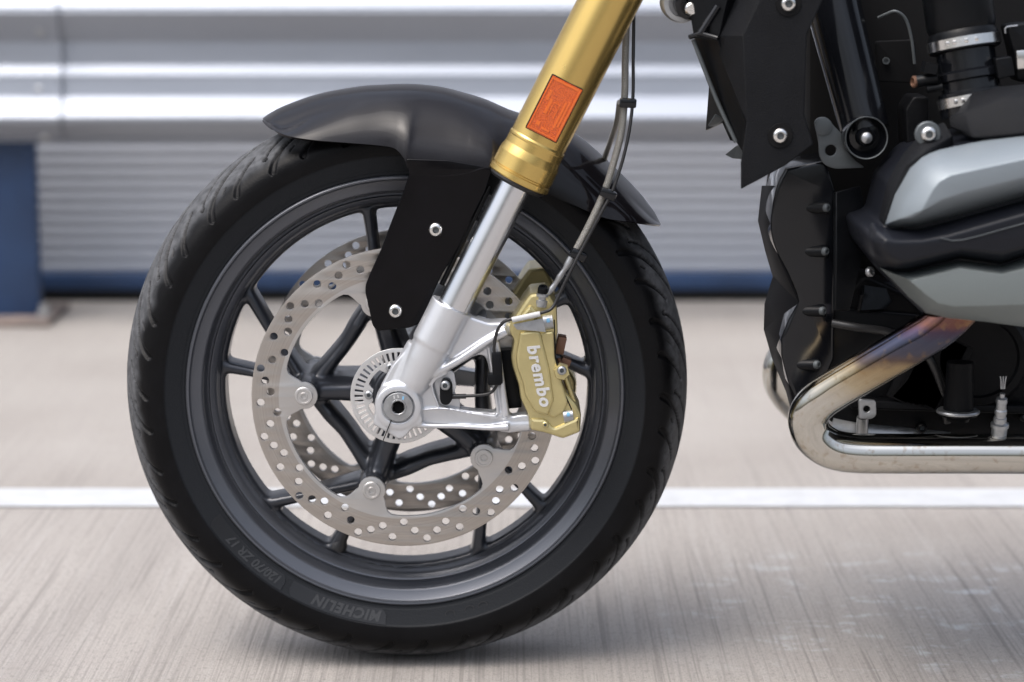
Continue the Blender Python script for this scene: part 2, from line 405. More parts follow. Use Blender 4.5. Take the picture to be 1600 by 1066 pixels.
# ------------------------------------------------------------------ roller shutter behind
DY = G(800, 470).y
def zof(py, Y): return P(800, py, Y).z
mb = MB(); ztop = 2.6; zbot = zof(425, DY); prof = []
pitch = .0245; n = int((ztop-zbot)/pitch)
for i in range(n):
    for k, yy in enumerate((0, -.0028, -.0040, -.0036, -.0022, -.0004)):
        prof.append((zbot+pitch*(i+k/6), DY+yy))
vs = []; fs = []
for i, (z, y) in enumerate(prof):
    vs += [(-6, y, z), (6, y, z)]
    if i: fs.append((2*i-2, 2*i-1, 2*i+1, 2*i))
mb.add(vs, fs)
M['shutter'] = mat('pale_grey_slats', (0.355, 0.38, 0.43), .45, var=.05, vscale=2, bump=.1, bscale=50, stretch=(.3, 1, 2))
M['bluesteel'] = mat('blue_paint', (0.018, 0.046, 0.115), .5, var=.18, vscale=6, rvar=.08)
M['gap_black'] = mat('dark_gap_black', (0.008, 0.008, 0.007), .8)
sh = mb.build('roller_shutter', M['shutter'], smooth=30)
tag(sh, 'pale grey ribbed roller shutter with blue bottom bar behind the metal crash barrier', 'shutter')
z0, z1 = zof(452, DY), zof(425, DY)
MB().box((0, DY-.006, (z0+z1)/2), (12, .03, z1-z0-.002)).build('bottom_bar', M['bluesteel'], sh, mods=[BEV(.004)])
MB().box((0, DY+.012, z0/2), (12, .03, z0-.002)).build('dark_gap_strip', M['gap_black'], sh)  # near-black strip fills the gap below the bar, its shade as colour

# ------------------------------------------------------------------ crash barrier
RY = G(30, 500).y-.06
M['galv'] = mat('galvanised_steel', (0.33, 0.355, 0.40), .48, metal=.8, var=.09, vscale=3, rvar=.06, stretch=(.4, 1, 1.5))
bar = bpy.data.objects.new('crash_barrier', None); col.objects.link(bar); bar.location = (0, 0, 0)
tag(bar, 'galvanised corrugated steel crash barrier on a blue post in front of the shutter', 'barrier')
pf = [(-62, -.012), (-58, 0), (-30, 0), (-22, -.004), (6, -.030), (12, -.036), (18, -.037), (24, -.035), (62, -.004), (68, 0), (74, 0), (102, -.001), (106, -.004),
      (117, -.012), (121, -.014), (127, -.0145), (150, -.019), (158, -.023), (180, -.039), (184, -.042), (188, -.042), (193, -.039), (214, -.014), (219, -.006), (222, -.010)]
pfs = cr([(zof(p_, RY-.05), RY+d) for p_, d in pf], 5)
def beam(x0, x1, off):
    mb = MB(); vs = []; fs = []; m = 2; 
    xs = [x0, x1]
    for (z, y) in pfs:
        for x in xs: vs.append((x, y+off, z))
    for i in range(len(pfs)-1): fs.append((2*i, 2*i+1, 2*i+3, 2*i+2))
    mb.add(vs, fs)
    me = mb.me()
    return bake(me, [('SOLIDIFY', dict(thickness=.005, offset=0))])
xs_ = P(100, 140, RY).x
link('rail_beam', beam(-5, xs_+.0, -.010), M['galv'], bar, 40)
link('rail_beam', beam(xs_-.3, 6, 0.0), M['galv'], bar, 40)
for (a, b_) in ((62, 47), (62, 140), (70, 212), (62, -30)):
    y = float(np.interp(zof(b_, RY-.05), [q[0] for q in pfs[::-1]], [q[1] for q in pfs[::-1]]))
    q = P(a, b_, y-.006)
    MB().rev([(.011, -.01), (.011, .001), (.010, .004), (.006, .007), (0, .008)], q, (0, -1, .1), 24).build('splice_bolt', M['steel_dull'], bar)
xr = P(64, 360, RY+.075).x; zt = zof(224, RY); 
for k, xx in enumerate((xr-.11, xr+2.4+1.2)):
    po = MB().box((xx, RY+.055, zt/2+.15), (.22, .04, zt+.3), None).build('post', M['bluesteel'], bar, mods=[BEV(.006)])
    M['base'] = M.get('base') or mat('rusty_grout_base', (0.20, 0.17, 0.155), .8, var=.3, vscale=20, dust=(.26, .20, .17))
    MB().box((xx+.01, RY+.08, .007), (.26, .22, .013)).build('base_plate', M['base'], po, mods=[BEV(.003)])
    for sx in (-.085, .122):
        MB().rev([(.015, 0), (.015, .012), (.010, .014), (.010, .026), (0, .027)], (xx+sx, RY+.02, .013), (0, 0, 1), 6).build('anchor_bolt', M['steel_dull'], po)

# ================================================================== motorcycle
bike = bpy.data.objects.new('motorcycle', None); col.objects.link(bike)
tag(bike, 'black motorcycle with gold fork tube and dark front wheel parked on brushed concrete', 'motorcycle')
WC = Vector((.0012, 0, .2995))
def pol(r, a, y): return Vector((WC.x+r*math.cos(a), y, WC.z+r*math.sin(a)))
AX = P(622, 637, -.125)            # axle end; its own small correction to the wheel centre is negligible

# ---- wheel: hub, spokes and rim barrel are one casting
mb = MB()
hubc = (WC.x, 0, WC.z)
mb.rev([(.030, -.060), (.034, -.058), (.036, -.030), (.031, -.020), (.031, .020), (.036, .030), (.034, .058), (.030, .060)], hubc, (0, 1, 0), 64)
L0 = math.radians(178.5); step = math.radians(72)
RB = .104
def sweep(mb, pts, wd, ht, seg=14):
    """spoke: superellipse section, half-width in the wheel plane, half-depth along the axle"""
    pts = [Vector(p) for p in pts]; n = len(pts); vs, fs = [], []
    ws = np.interp(np.linspace(0, 1, n), np.linspace(0, 1, len(wd)), wd); hts = np.interp(np.linspace(0, 1, n), np.linspace(0, 1, len(ht)), ht)
    for i in range(n):
        t = (pts[min(i+1, n-1)]-pts[max(i-1, 0)]); t.y = 0; t.normalize(); b = Vector((-t.z, 0, t.x))
        for k in range(seg):
            q = 2*PI*k/seg; cx = math.copysign(abs(math.cos(q))**.65, math.cos(q)); sx = math.copysign(abs(math.sin(q))**.65, math.sin(q))
            vs.append(pts[i]+b*cx*ws[i]+Vector((0, sx*hts[i], 0)))
    for i in range(n-1):
        for k in range(seg):
            k2 = (k+1) % seg; fs.append((i*seg+k, i*seg+k2, (i+1)*seg+k2, (i+1)*seg+k))
    fs.append(tuple(range(seg-1, -1, -1))); fs.append(tuple((n-1)*seg+k for k in range(seg)))
    mb.add(vs, fs)
for k in range(5):
    a = L0+k*step
    c1 = cr([pol(.025, a, 0), pol(.07, a, 0), pol(RB, a, 0)], 6)
    sweep(mb, c1, [.016, .0135, .0125], [.050, .052, .058])
    c2 = cr([pol(RB, a, 0), pol(.15, a-math.radians(3.5), 0), pol(.196, a-math.radians(5), 0)], 6)
    sweep(mb, c2, [.0105, .0068, .0062, .0075], [.034, .024, .020, .020])
    # band from this lug past the next one and on to the rim
    a2 = a-step; am = (a+a2)/2
    c3 = cr([pol(RB-.004, a, 0), pol(.083, a-step*.30, 0), pol(.080, am, 0), pol(.086, a2+step*.27, 0), pol(RB, a2+.02, 0),
             pol(.150, a2-math.radians(20), 0), pol(.196, a2-math.radians(30), 0)], 6)
    sweep(mb, c3, [.0105, .0085, .0085, .0095, .0075, .0065, .0075], [.040, .036, .034, .036, .030, .022, .020])
    mb.rev([(.0135, -.064), (.0145, -.050), (.0145, .050), (.0135, .064)], pol(RB, a, 0), (0, 1, 0), 24)
# inner land of the barrel so the spokes blend into it
mb.rev([(.1925, -.016), (.1925, .016), (.199, .020), (.199, -.020)], hubc, (0, 1, 0), 192, closed=True)
me = cast(mb.me(), .0022, 8)
wm = MB(); wm.mesh(me, 1)
half = [(.2292, -.0500), (.2296, -.0515), (.2290, -.0528), (.2278, -.0534), (.2262, -.0530), (.2254, -.0512), (.2240, -.0495), (.2150, -.0470), (.2128, -.0455), (.2120, -.0430),
        (.2118, -.0340), (.2100, -.0315), (.2078, -.0318), (.2064, -.0345), (.2052, -.0340), (.2015, -.0305), (.2000, -.0285), (.1990, -.0240), (.1975, -.0180), (.1945, -.0140), (.1930, -.0090), (.1925, 0)]
loop = half+[(r, -y) for r, y in half[-2::-1]]+[(.2255, .049), (.214, .044), (.209, .03), (.205, 0), (.209, -.03), (.214, -.044), (.2255, -.049)]
wm.rev(loop, hubc, (0, 1, 0), 256, closed=True)
wheel = wm.build('front_wheel', [M['rim'], M['spoke']], bike, 40)
mb = MB(); va = math.radians(246.8)
mb.rev([(.0095, 0), (.0095, .006), (.0065, .012), (.006, .024), (.0075, .025), (.0075, .036), (.005, .038), (0, .038)], pol(.194, va, -.012), pol(0, 0, 0)-pol(1, va, 0), 20)
mb.build('valve_stem', M['rubberhose'], wheel)

# ---- tyre with real tread grooves
TP = cr([(.2235, .0460), (.2290, .0500), (.2335, .0520), (.2420, .0554), (.2503, .0588), (.2511, .0597), (.2560, .0604), (.2640, .0603), (.2710, .0582), (.2780, .0525),
         (.2848, .0430), (.2905, .0320), (.2952, .0200), (.2980, .0090), (.2990, 0)], 6)
TP = [tuple(q) for q in TP]
SW = np.array([(r, -y) for r, y in TP if r < .262])
TP = [(r, -y) for r, y in TP]+[(r, y) for r, y in TP[-2::-1]]
pr = np.array(TP); ds = np.r_[0, np.cumsum(np.hypot(*np.diff(pr, axis=0).T))]
NV = 190; sv = np.linspace(0, ds[-1], NV); R_ = np.interp(sv, ds, pr[:, 0]); Y_ = np.interp(sv, ds, pr[:, 1]); s0 = sv-ds[-1]/2
dr = np.gradient(R_, sv); dy = np.gradient(Y_, sv); nr, ny = dy, -dr         # outward normal in (r, y)
NU = 1500; th = np.linspace(0, 2*PI, NU, endpoint=False)
TH, SS = np.meshgrid(th, s0, indexing='ij'); arc = TH*.285; absS = np.abs(SS); side = SS > 0
depth = np.zeros_like(TH); NP = 21; per = 2*PI*.285/NP
def seg_d(x, y, a, b):
    ax, ay = a; bx, by = b; t = ((x-ax)*(bx-ax)+(y-ay)*(by-ay))/((bx-ax)**2+(by-ay)**2); t = np.clip(t, 0, 1)
    return np.hypot(x-(ax+t*(bx-ax)), y-(ay+t*(by-ay))), t
xx = np.mod(arc+np.where(side, per/2, 0), per)
def groove(pts, w0, w1, dep):
    global depth
    for sh in (-per, 0, per, -2*per, 2*per):
        n = len(pts)-1
        for i in range(n):
            d, t = seg_d(xx+sh, absS, pts[i], pts[i+1])
            wd = w0+(w1-w0)*(i+t)/n
            depth = np.maximum(depth, dep*np.clip((wd-d)/.0010+.5, 0, 1))
groove([(.000, .006), (.022, .016), (.046, .030), (.066, .045), (.078, .058), (.084, .068)], .0020, .0034, .0034)      # long curved groove
groove([(.040, .008), (.062, .022), (.078, .036), (.086, .047)], .0018, .0010, .0034)                   # sipe
groove([(.0862, .0475), (.0864, .0477)], .0028, .0028, .0040)                                        # its end pit
groove([(.012, .034), (.028, .046), (.040, .058), (.046, .067)], .0014, .0032, .0030)                     # shoulder groove
groove([(.052, .048), (.058, .054)], .0008, .0008, .003)
# fine moulded line on the sidewall, shallow
rr = np.broadcast_to(R_, TH.shape)
depth = np.maximum(depth, .0004*((np.abs(rr-.2330) < .0006)))
R2 = R_[None]-nr[None]*depth; Y2 = Y_[None]-ny[None]*depth
X3 = WC.x+R2*np.cos(TH); Z3 = WC.z+R2*np.sin(TH)
Z3 = np.maximum(Z3, .0018)                                  # contact patch
V = np.stack([X3, Y2, Z3], -1).reshape(-1, 3)
i0 = np.arange(NU)[:, None]; j0 = np.arange(NV-1)[None]; i1 = (i0+1) % NU
F = np.stack([i0*NV+j0, i0*NV+j0+1, i1*NV+j0+1, i1*NV+j0], -1).reshape(-1, 4)
sm = np.abs((s0[:-1]+s0[1:])/2); mi = (sm < .047).astype(int)
tm = MB()
extra = MB()
# sidewall cartouches and lettering, all moulded into the tyre
def rot_y(r):    # sidewall surface depth at radius r (near side)
    k = SW[:, 0].argsort(); return float(np.interp(r, SW[k, 0], SW[k, 1]))
def cartouche(a0, a1, r0=.2345, r1=.2498):
    vs, fs = [], []; n = 40
    for i in range(n+1):
        a = math.radians(a0+(a1-a0)*i/n)
        cut = max(0, 1-min(i, n-i)/1.6)*.006
        for r in (r0+(cut if i > n/2 else 0), r0+.0025+(cut if i > n/2 else 0), (r0+r1)/2, r1-.0025-(cut if i < n/2 else 0), r1-(cut if i < n/2 else 0)):
            vs.append(pol(r, a, rot_y(r)-.0006))
        if i:
            for k in range(4): fs.append((5*i-5+k, 5*i-4+k, 5*i+1+k, 5*i+k))
    extra.add(vs, fs, 2)
def arc_text(txt, a0, r0, size, mi_=3, shear=.2, bold=.0004, space=1.12, flip=-1):
    """letters with their tops outward, running clockwise"""
    me = text_me(txt, size, .0003, shear, bold, space)
    vs = []
    for v in me.vertices:
        x, y, z = v.co; r = r0+y; a = math.radians(a0)+flip*x/r0
        vs.append(pol(r, a, rot_y(r)-.0010-z))
    extra.add(vs, [tuple(p.vertices) for p in me.polygons], mi_)
    return (max(v.co.x for v in me.vertices))/r0
cartouche(213.2, 237.6)
arc_text('120/70 ZR 17', 236.6, .2376, .0126, space=1.0)
cartouche(239.3, 264.8)
arc_text('MICHELIN', 263.6, .2372, .0142, bold=.0007, space=1.18)
for a0_ in (281.0, 286.0, 289.5):      # small worn moulded ovals beside the lettering
    for k in range(20):
        q0, q1 = 2*PI*k/20, 2*PI*(k+1)/20; vs = []
        for q in (q0, q1):
            for rr_ in (1.0, .82): vs.append(pol(.2420+.0042*rr_*math.sin(q), math.radians(a0_+1.3*rr_*math.cos(q)), rot_y(.242)-.0006))
        extra.add(vs, [(0, 1, 3, 2)], 3)
me = bpy.data.meshes.new('tyre')
allv = np.concatenate([V, np.array([tuple(v) for v in extra.v])]); nb = len(V)
me.from_pydata(allv.tolist(), [], F.tolist()+[[i+nb for i in f] for f in extra.f])
mats_i = np.concatenate([np.tile(mi*0, NU), np.array(extra.m)]).astype(np.int32)
me.polygons.foreach_set('material_index', mats_i); me.update()
def sstep(x, a, b_): t = np.clip((x-a)/(b_-a), 0, 1); return t*t*(3-2*t)
rng_ = np.random.default_rng(3); wob = sum(np.sin(TH*k_+rng_.uniform(0, 6))*.0012 for k_ in (11, 17, 29, 43, 67))
wear = (1-sstep(absS+wob, .042, .062))*np.where(depth > .0012, .15, 1)
sidez = 1-sstep(rr, .2506, .2513)  # zone coloured paler, light on the sloping sidewall put into the rubber
for nm_, ar_ in (('wear', wear), ('sidewall', sidez)):
    at_ = me.attributes.new(nm_, 'FLOAT', 'POINT'); at_.data.foreach_set('value', np.concatenate([ar_.reshape(-1), np.zeros(len(extra.v))]).astype(np.float32))
link('tyre', me, [M['rubber'], M['worn'], M['gloss_rubber'], M['letter_rubber']], wheel, 60)

# ---- brake discs
def disc(yc, mirror=1):
    y0, y1 = yc-.0025, yc+.0025
    outer = circ(WC.x, WC.z, .1582, 256)
    inner = []
    for k in range(5):
        a = L0+k*step
        B = np.array([RB, 0.0])
        loc = [(.1258, -.27), (.1252, -.225), (.1225, -.19), (.1175, -.168), (.1115, -.150)]
        pts = [(r*math.cos(t), r*math.sin(t)) for r, t in loc]
        arcp = [(RB+.0142*math.cos(q), .0142*math.sin(q)) for q in np.linspace(math.radians(-80), math.radians(-280), 15)]
        pts2 = [(x, -y) for x, y in pts[::-1]]
        full = pts+arcp+pts2
        for (x, y) in full: inner.append((WC.x+x*math.cos(a)-y*math.sin(a), WC.z+x*math.sin(a)+y*math.cos(a)))
        for q in np.linspace(.27, step-.27, 14)[1:-1]:
            inner.append((WC.x+.126*math.cos(a+q), WC.z+.126*math.sin(a+q)))
    holes = [inner]
    cyc = [.1515, .1450, .1385, .1490, .1325, .1420]
    nh = 78
    for i in range(nh):
        a = 2*PI*i/nh+.03; r = cyc[i % 6]
        holes.append(circ(WC.x+r*math.cos(a), WC.z+r*math.sin(a), .0041, 14))
    return plate_me(outer, holes, y0, y1, .0004, 1)
def disc_material():
    m = M['disc']; N, L = m.node_tree.nodes, m.node_tree.links; b = N['Principled BSDF']
    tc = nm(N, 'ShaderNodeTexCoord'); sp = nm(N, 'ShaderNodeSeparateXYZ'); L.new(tc.outputs['Object'], sp.inputs[0])
    sub = nm(N, 'ShaderNodeMath', operation='SUBTRACT'); L.new(sp.outputs['Z'], sub.inputs[0]); sub.inputs[1].default_value = WC.z
    p1 = nm(N, 'ShaderNodeMath', operation='MULTIPLY'); L.new(sp.outputs['X'], p1.inputs[0]); L.new(sp.outputs['X'], p1.inputs[1])
    p2 = nm(N, 'ShaderNodeMath', operation='MULTIPLY'); L.new(sub.outputs[0], p2.inputs[0]); L.new(sub.outputs[0], p2.inputs[1])
    ad = nm(N, 'ShaderNodeMath', operation='ADD'); L.new(p1.outputs[0], ad.inputs[0]); L.new(p2.outputs[0], ad.inputs[1])
    sq = nm(N, 'ShaderNodeMath', operation='SQRT'); L.new(ad.outputs[0], sq.inputs[0])
    cb = nm(N, 'ShaderNodeCombineXYZ'); L.new(sq.outputs[0], cb.inputs[0])
    n = nm(N, 'ShaderNodeTexNoise'); n.inputs['Scale'].default_value = 900; n.inputs['Detail'].default_value = 4; L.new(cb.outputs[0], n.inputs['Vector'])
    r = nm(N, 'ShaderNodeMapRange'); r.inputs[1].default_value = .3; r.inputs[2].default_value = .7; L.new(n.outputs['Fac'], r.inputs[0])
    # unswept inner edge is paler and matt, the swept band is scored
    e = nm(N, 'ShaderNodeMapRange'); e.inputs[1].default_value = .1285; e.inputs[2].default_value = .1292; L.new(sq.outputs[0], e.inputs[0])
    x = nm(N, 'ShaderNodeMix', data_type='RGBA'); L.new(r.outputs[0], x.inputs[0]); x.inputs[6].default_value = (.34, .312, .286, 1); x.inputs[7].default_value = (.47, .437, .405, 1)
    x2 = nm(N, 'ShaderNodeMix', data_type='RGBA'); L.new(e.outputs[0], x2.inputs[0]); x2.inputs[6].default_value = (.50, .49, .48, 1); L.new(x.outputs[2], x2.inputs[7])
    L.new(x2.outputs[2], b.inputs['Base Color'])
    bp = nm(N, 'ShaderNodeBump'); bp.inputs['Strength'].default_value = .12; bp.inputs['Distance'].default_value = .0003
    L.new(n.outputs['Fac'], bp.inputs['Height']); L.new(bp.outputs[0], b.inputs['Normal'])
disc_material()
for yc, sg in ((-.071, -1), (.071, 1)):
    d = link('brake_disc', disc(yc), M['disc'], bike, 30)
    if sg > 0: tag(d, 'drilled brake disc on the far side of the wheel')
    for k in range(5):
        c = pol(RB, L0+k*step, yc+sg*.0025)
        MB().rev([(.0095, -.001), (.0095, .0018), (.0088, .0026), (.0070, .0028), (.0066, .0020), (.0042, .0020), (.0036, .0028), (.0028, .0028), (.0026, .0008), (0, .0008)],
                 c, (0, sg, 0), 32).build('disc_bolt', M['carrier'], d, 25)

# ---- sensor ring
rc = P(623.5, 618.5, -.086)
holes = []
sp_ = S(623, 618, -.086)
RO = 76*sp_
for i in range(48):
    a = 2*PI*i/48; u = (math.cos(a), math.sin(a)); v = (-u[1], u[0]); hw = .00125
    ri, ro = RO*.74, RO*.915
    holes.append([(rc.x+u[0]*r+v[0]*s_*hw*(r/RO+.1), rc.z+u[1]*r+v[1]*s_*hw*(r/RO+.1)) for r, s_ in ((ri, -1), (ro, -1), (ro, 1), (ri, 1))])
inn = []
for k in range(5):
    a = math.radians(178+72*k)
    for t in np.linspace(-.22, .22, 6): inn.append((RO*(.54+.0*abs(t)), a+t))
    for t in np.linspace(.34, math.radians(72)-.34, 8): inn.append((RO*.665, a+t))
holes.append([(rc.x+r*math.cos(t), rc.z+r*math.sin(t)) for r, t in inn])
ring = plate('sensor_ring', circ(rc.x, rc.z, RO, 128), holes, -.0875, -.0855, .0003, M['ringsteel'], bike, 30)
for k in range(5):
    a = math.radians(178+72*k)
    screw('ring_screw', (rc.x+RO*.62*math.cos(a), -.0875, rc.z+RO*.62*math.sin(a)), .0046, ring, M['steel_dull'])
MB().rev([(.024, -.088), (.024, -.05), (.03, -.05)], (WC.x, 0, WC.z), (0, 1, 0), 48).build('hub_spacer', M['blk_satin'], wheel)

# ---- fork: outer tube, stanchion, axle casting
FY = -.107
def FA(y, off=0.0): return P(953-.508*y, y, FY)
fdir = (FA(0)-FA(480)).normalized()                       # upwards along the fork
ms = S(800, 300, FY)
perp = Vector((0, 1, 0)).cross(fdir).normalized()        # in the side plane, across the fork
if perp.x < 0: perp = -perp
def fork_tube(Y, name='fork_tube'):
    base = FA(282); base = Vector((base.x, Y, base.z)); r = ms
    pr = [(44, -1), (49, 0), (50.3, 2), (50.3, 9), (48.3, 10.5), (48.3, 12.5), (49.8, 14), (49.6, 36), (49.0, 40), (46.6, 50), (46.3, 62), (47.0, 64), (47.0, 67), (45.6, 70), (45.6, 560)]
    mb = MB(); mb.rev([(0, -1)]+pr+[(0, 560)], base, fdir, 96) if False else mb.rev([(a*r, b*r) for a, b in pr], base, fdir, 96)
    for v in []: pass
    return mb.build(name, M['gold'], bike, 8)
tube = fork_tube(FY)
base = FA(282)
MB().rev([(27*ms, 6*ms), (44*ms, 4*ms), (46*ms, -1*ms), (46*ms, -4*ms), (42*ms, -8*ms), (30*ms, -9*ms), (27*ms, -7*ms)], base, fdir, 80).build('dust_seal', M['rubberhose'], tube)
# amber reflector on the outer face of the tube
def on_tube(px, py):
    Y = FY-.030
    return P(px, py, Y)
rcn = [on_tube(863, 117), on_tube(911, 140), on_tube(869, 224), on_tube(822, 199)]
ctr = sum(rcn, Vector())/4; ex = ((rcn[1]-rcn[0])+(rcn[2]-rcn[3])).normalized(); ez = ((rcn[0]-rcn[3])+(rcn[1]-rcn[2])); ez = (ez-ex*ez.dot(ex)).normalized()
wd, hg = ((rcn[1]-rcn[0]).length+(rcn[2]-rcn[3]).length)/2, ((rcn[0]-rcn[3]).length+(rcn[1]-rcn[2]).length)/2
Rm = Matrix((ex, ex.cross(ez)*-1, ez)).transposed()
def reflector_material():
    m = bpy.data.materials.new('amber_reflector'); m.use_nodes = True
    N, L = m.node_tree.nodes, m.node_tree.links; b = N['Principled BSDF']
    b.inputs['Roughness'].default_value = .25; b.inputs['Coat Weight'].default_value = .5
    tc = nm(N, 'ShaderNodeTexCoord')
    v = nm(N, 'ShaderNodeTexVoronoi'); v.inputs['Scale'].default_value = 800; L.new(tc.outputs['Object'], v.inputs['Vector'])
    x = nm(N, 'ShaderNodeMix', data_type='RGBA'); r = nm(N, 'ShaderNodeMapRange'); r.inputs[1].default_value = .1; r.inputs[2].default_value = .75
    L.new(v.outputs['Distance'], r.inputs[0]); L.new(r.outputs[0], x.inputs[0])
    x.inputs[6].default_value = (.70, .125, .004, 1); x.inputs[7].default_value = (.42, .05, .002, 1)
    L.new(x.outputs[2], b.inputs['Base Color'])
    bp = nm(N, 'ShaderNodeBump'); bp.inputs['Strength'].default_value = .8; bp.inputs['Distance'].default_value = .0006
    L.new(v.outputs['Distance'], bp.inputs['Height']); L.new(bp.outputs[0], b.inputs['Normal'])
    return m
M['amber'] = reflector_material()
M['amber_hi'] = mat('amber_raised', (.66, .12, .006), .35, coat=.3, bump=.6, bscale=900)
mb = MB(); mb.box(ctr+Vector((0, .004, 0)), (wd+.001, .008, hg+.001), Rm, 0)
base_me = bake(mb.me(), [BEV(.001)])
mb = MB(); mb.mesh(base_me, 2); mb.box(ctr, (wd-.001, .002, hg-.001), Rm, 0)
fr = -.0012
def rb(x0, x1, z0, z1, mi_=1, h=.0008): mb.box(ctr+Rm @ Vector(((x0+x1)/2*wd, fr, (z0+z1)/2*hg)), ((x1-x0)*wd, h, (z1-z0)*hg), Rm, mi_)
for a_ in ((-.47, -.435, -.47, .47), (.41, .46, -.47, .47), (-.43, .40, .435, .47), (-.43, .40, -.47, -.45)): rb(*a_, 1, .0005)
for a_ in ((-.10, -.075, -.15, .10), (.085, .11, -.15, .10), (-.075, .085, .085, .10), (-.24, -.15, -.14, .13), (.20, .26, -.30, .18), (.30, .35, -.26, .22), (-.36, -.28, .08, .26), (-.10, .16, -.40, -.365), (-.30, -.18, -.37, -.30)): rb(*a_, 1, .0004)
mb.build('reflector', [M['amber'], M['amber_hi'], M['deep']], tube)

def stanchion(Y):
    b0 = FA(500); b0 = Vector((b0.x, Y, b0.z)); return MB().rev([(26.6*ms, 0), (26.6*ms, 260*ms)], b0, fdir, 80).build('stanchion', M['chrome'], bike)
st = stanchion(FY)

def Z1(l): return [(540+x/3.135, 380+y/3.135) for x, y in l]
def casting(mirror=False):
    pm = MB()
    yf = -.122
    # base web plate
    out = rounded(px2(Z1([(300, 520), (225, 610), (165, 720), (146, 800), (130, 890), (200, 932), (262, 968), (296, 950), (330, 905), (400, 903), (560, 912), (700, 920), (800, 944),
                          (905, 925), (905, 850), (860, 850), (806, 862), (775, 700), (745, 480), (800, 460), (800, 385), (700, 392), (640, 370), (560, 500)]), yf), .004)
    hole = rounded(px2(Z1([(428, 690), (520, 628), (640, 560), (680, 560), (696, 600), (742, 842), (620, 832), (458, 806)]), yf), .006)
    pm.mesh(plate_me(out, [hole], -.112, -.094, .002))
    # raised ribs along the edges
    def rib(l, r, y=-.116, fl=None):
        pts = cr([tuple(P(a, b, y)) for a, b in Z1(l)], 5); pm.tube([Vector(p) for p in pts], [q*ms for q in r] if isinstance(r, list) else r*ms, 14)
    rib([(250, 740), (330, 690), (440, 635), (560, 570), (680, 490), (790, 430)], [9, 8, 7, 7, 7, 8], -.115)
    rib([(270, 880), (400, 895), (560, 898), (700, 905), (800, 900)], [6, 4, 4, 4.5, 7], -.117)
    rib([(380, 815), (500, 812), (620, 835), (740, 850)], [2.2, 2.2, 2.2, 3], -.116)
    rib([(455, 800), (425, 690), (500, 635)], [2.2, 2.0, 2.0], -.116)
    rib([(735, 470), (760, 640), (785, 850)], [6, 5, 6], -.112)
    rib([(700, 500), (720, 640), (748, 840)], [2.5, 2.5, 2.5], -.114)
    pm.mesh(plate_me(rounded(px2(Z1([(590, 350), (700, 388), (790, 386), (800, 440), (700, 470), (560, 575), (500, 560)]), -.113), .003), [], -.115, -.10, .003))
    # caliper mounts
    a, b = P(*Z1([(740, 425)])[0], -.106), P(*Z1([(812, 420)])[0], -.106); pm.tube([a, b], 11.5*ms, 24)
    a, b = P(*Z1([(760, 892)])[0], -.106), P(*Z1([(905, 888)])[0], -.106); pm.tube([a, b], 11.5*ms, 24)
    # axle boss
    c = P(622, 637, -.124); c.y = 0
    pm.rev([(38*ms, -.090), (38*ms, -.118), (36*ms, -.1225), (26*ms, -.1235), (25*ms, -.119), (0, -.119)], c, (0, 1, 0), 64)
    # clamp foot
    pm.mesh(plate_me(rounded(px2(Z1([(150, 780), (132, 890), (200, 930), (263, 967), (294, 950), (325, 912), (380, 880), (360, 780)]), yf), .003), [], -.121, -.088, .002))
    # sleeve and its taper into the axle clamp
    top = P(707.5, 475.7, FY)
    pm.rev([(26*ms, -6*ms), (34*ms, -.5*ms), (34.3*ms, -2*ms), (34.3*ms, -70*ms), (32*ms, -76*ms), (30.5*ms, -100*ms), (26*ms, -140*ms), (20*ms, -165*ms), (0, -170*ms)], top, fdir, 64)
    # flank between sleeve and clamp
    pm.tube([P(655, 540, -.104), P(633, 580, -.102), P(613, 625, -.102)], [20*ms, 21*ms, 22*ms], 24)
    pm.tube([P(680, 555, -.112), P(655, 590, -.112), P(635, 612, -.108)], [13*ms, 14*ms, 16*ms], 24)
    me = cast(pm.me(), .00115, 5)
    # pinch slot
    return me
cme = casting()
clamp = link('axle_clamp', cme, M['silver'], bike, 60)
MB().box(P(605.5, 671.5, -.1222), (.0008, .004, .024), Matrix.Rotation(math.radians(22), 3, 'Y')).build('pinch_slot', M['deep'], clamp)
axc = P(622.5, 636, -.1235)
hexp = []
mb = MB()
mb.rev([(23.5*ms, -.002), (23.5*ms, .0010), (22.5*ms, .0022), (13*ms, .0024), (12.3*ms, .0034), (10.8*ms, .0034), (10.2*ms, .0030)], axc, (0, -1, 0), 64)
ring0 = [axc+Vector((9.8*ms*math.cos(PI/6+k*PI/3), -.0030, 9.8*ms*math.sin(PI/6+k*PI/3))) for k in range(6)]
ring1 = [v+Vector((0, .0045, 0)) for v in ring0]
mb.add(ring0+ring1, [(k, (k+1) % 6, 6+(k+1) % 6, 6+k) for k in range(6)], 1); mb.add(ring1, [tuple(range(6))], 1)
me = bpy.data.meshes.new('ax'); me.from_pydata([tuple(v) for v in mb.v], [], [f for f in mb.f if len(f) < 20])
for p_ in me.polygons: p_.material_index = 1 if p_.index >= len(me.polygons)-7 else 0
AXH = 1
link('axle_bolt', me, [M['steel_dull'], M['deep']], clamp, 30)  # hex recess coloured black to stand for the shade inside
for (tx, ty) in ((616, 621), (622, 619.5), (630, 622)):
    q = P(tx, ty, -.1261); MB().box(q, (.0016, .0004, .0034), Matrix.Rotation(random.uniform(-.4, .4), 3, 'Y')).build('stamped_mark', M['bluemark'] if tx == 630 else M['white'], clamp, None)
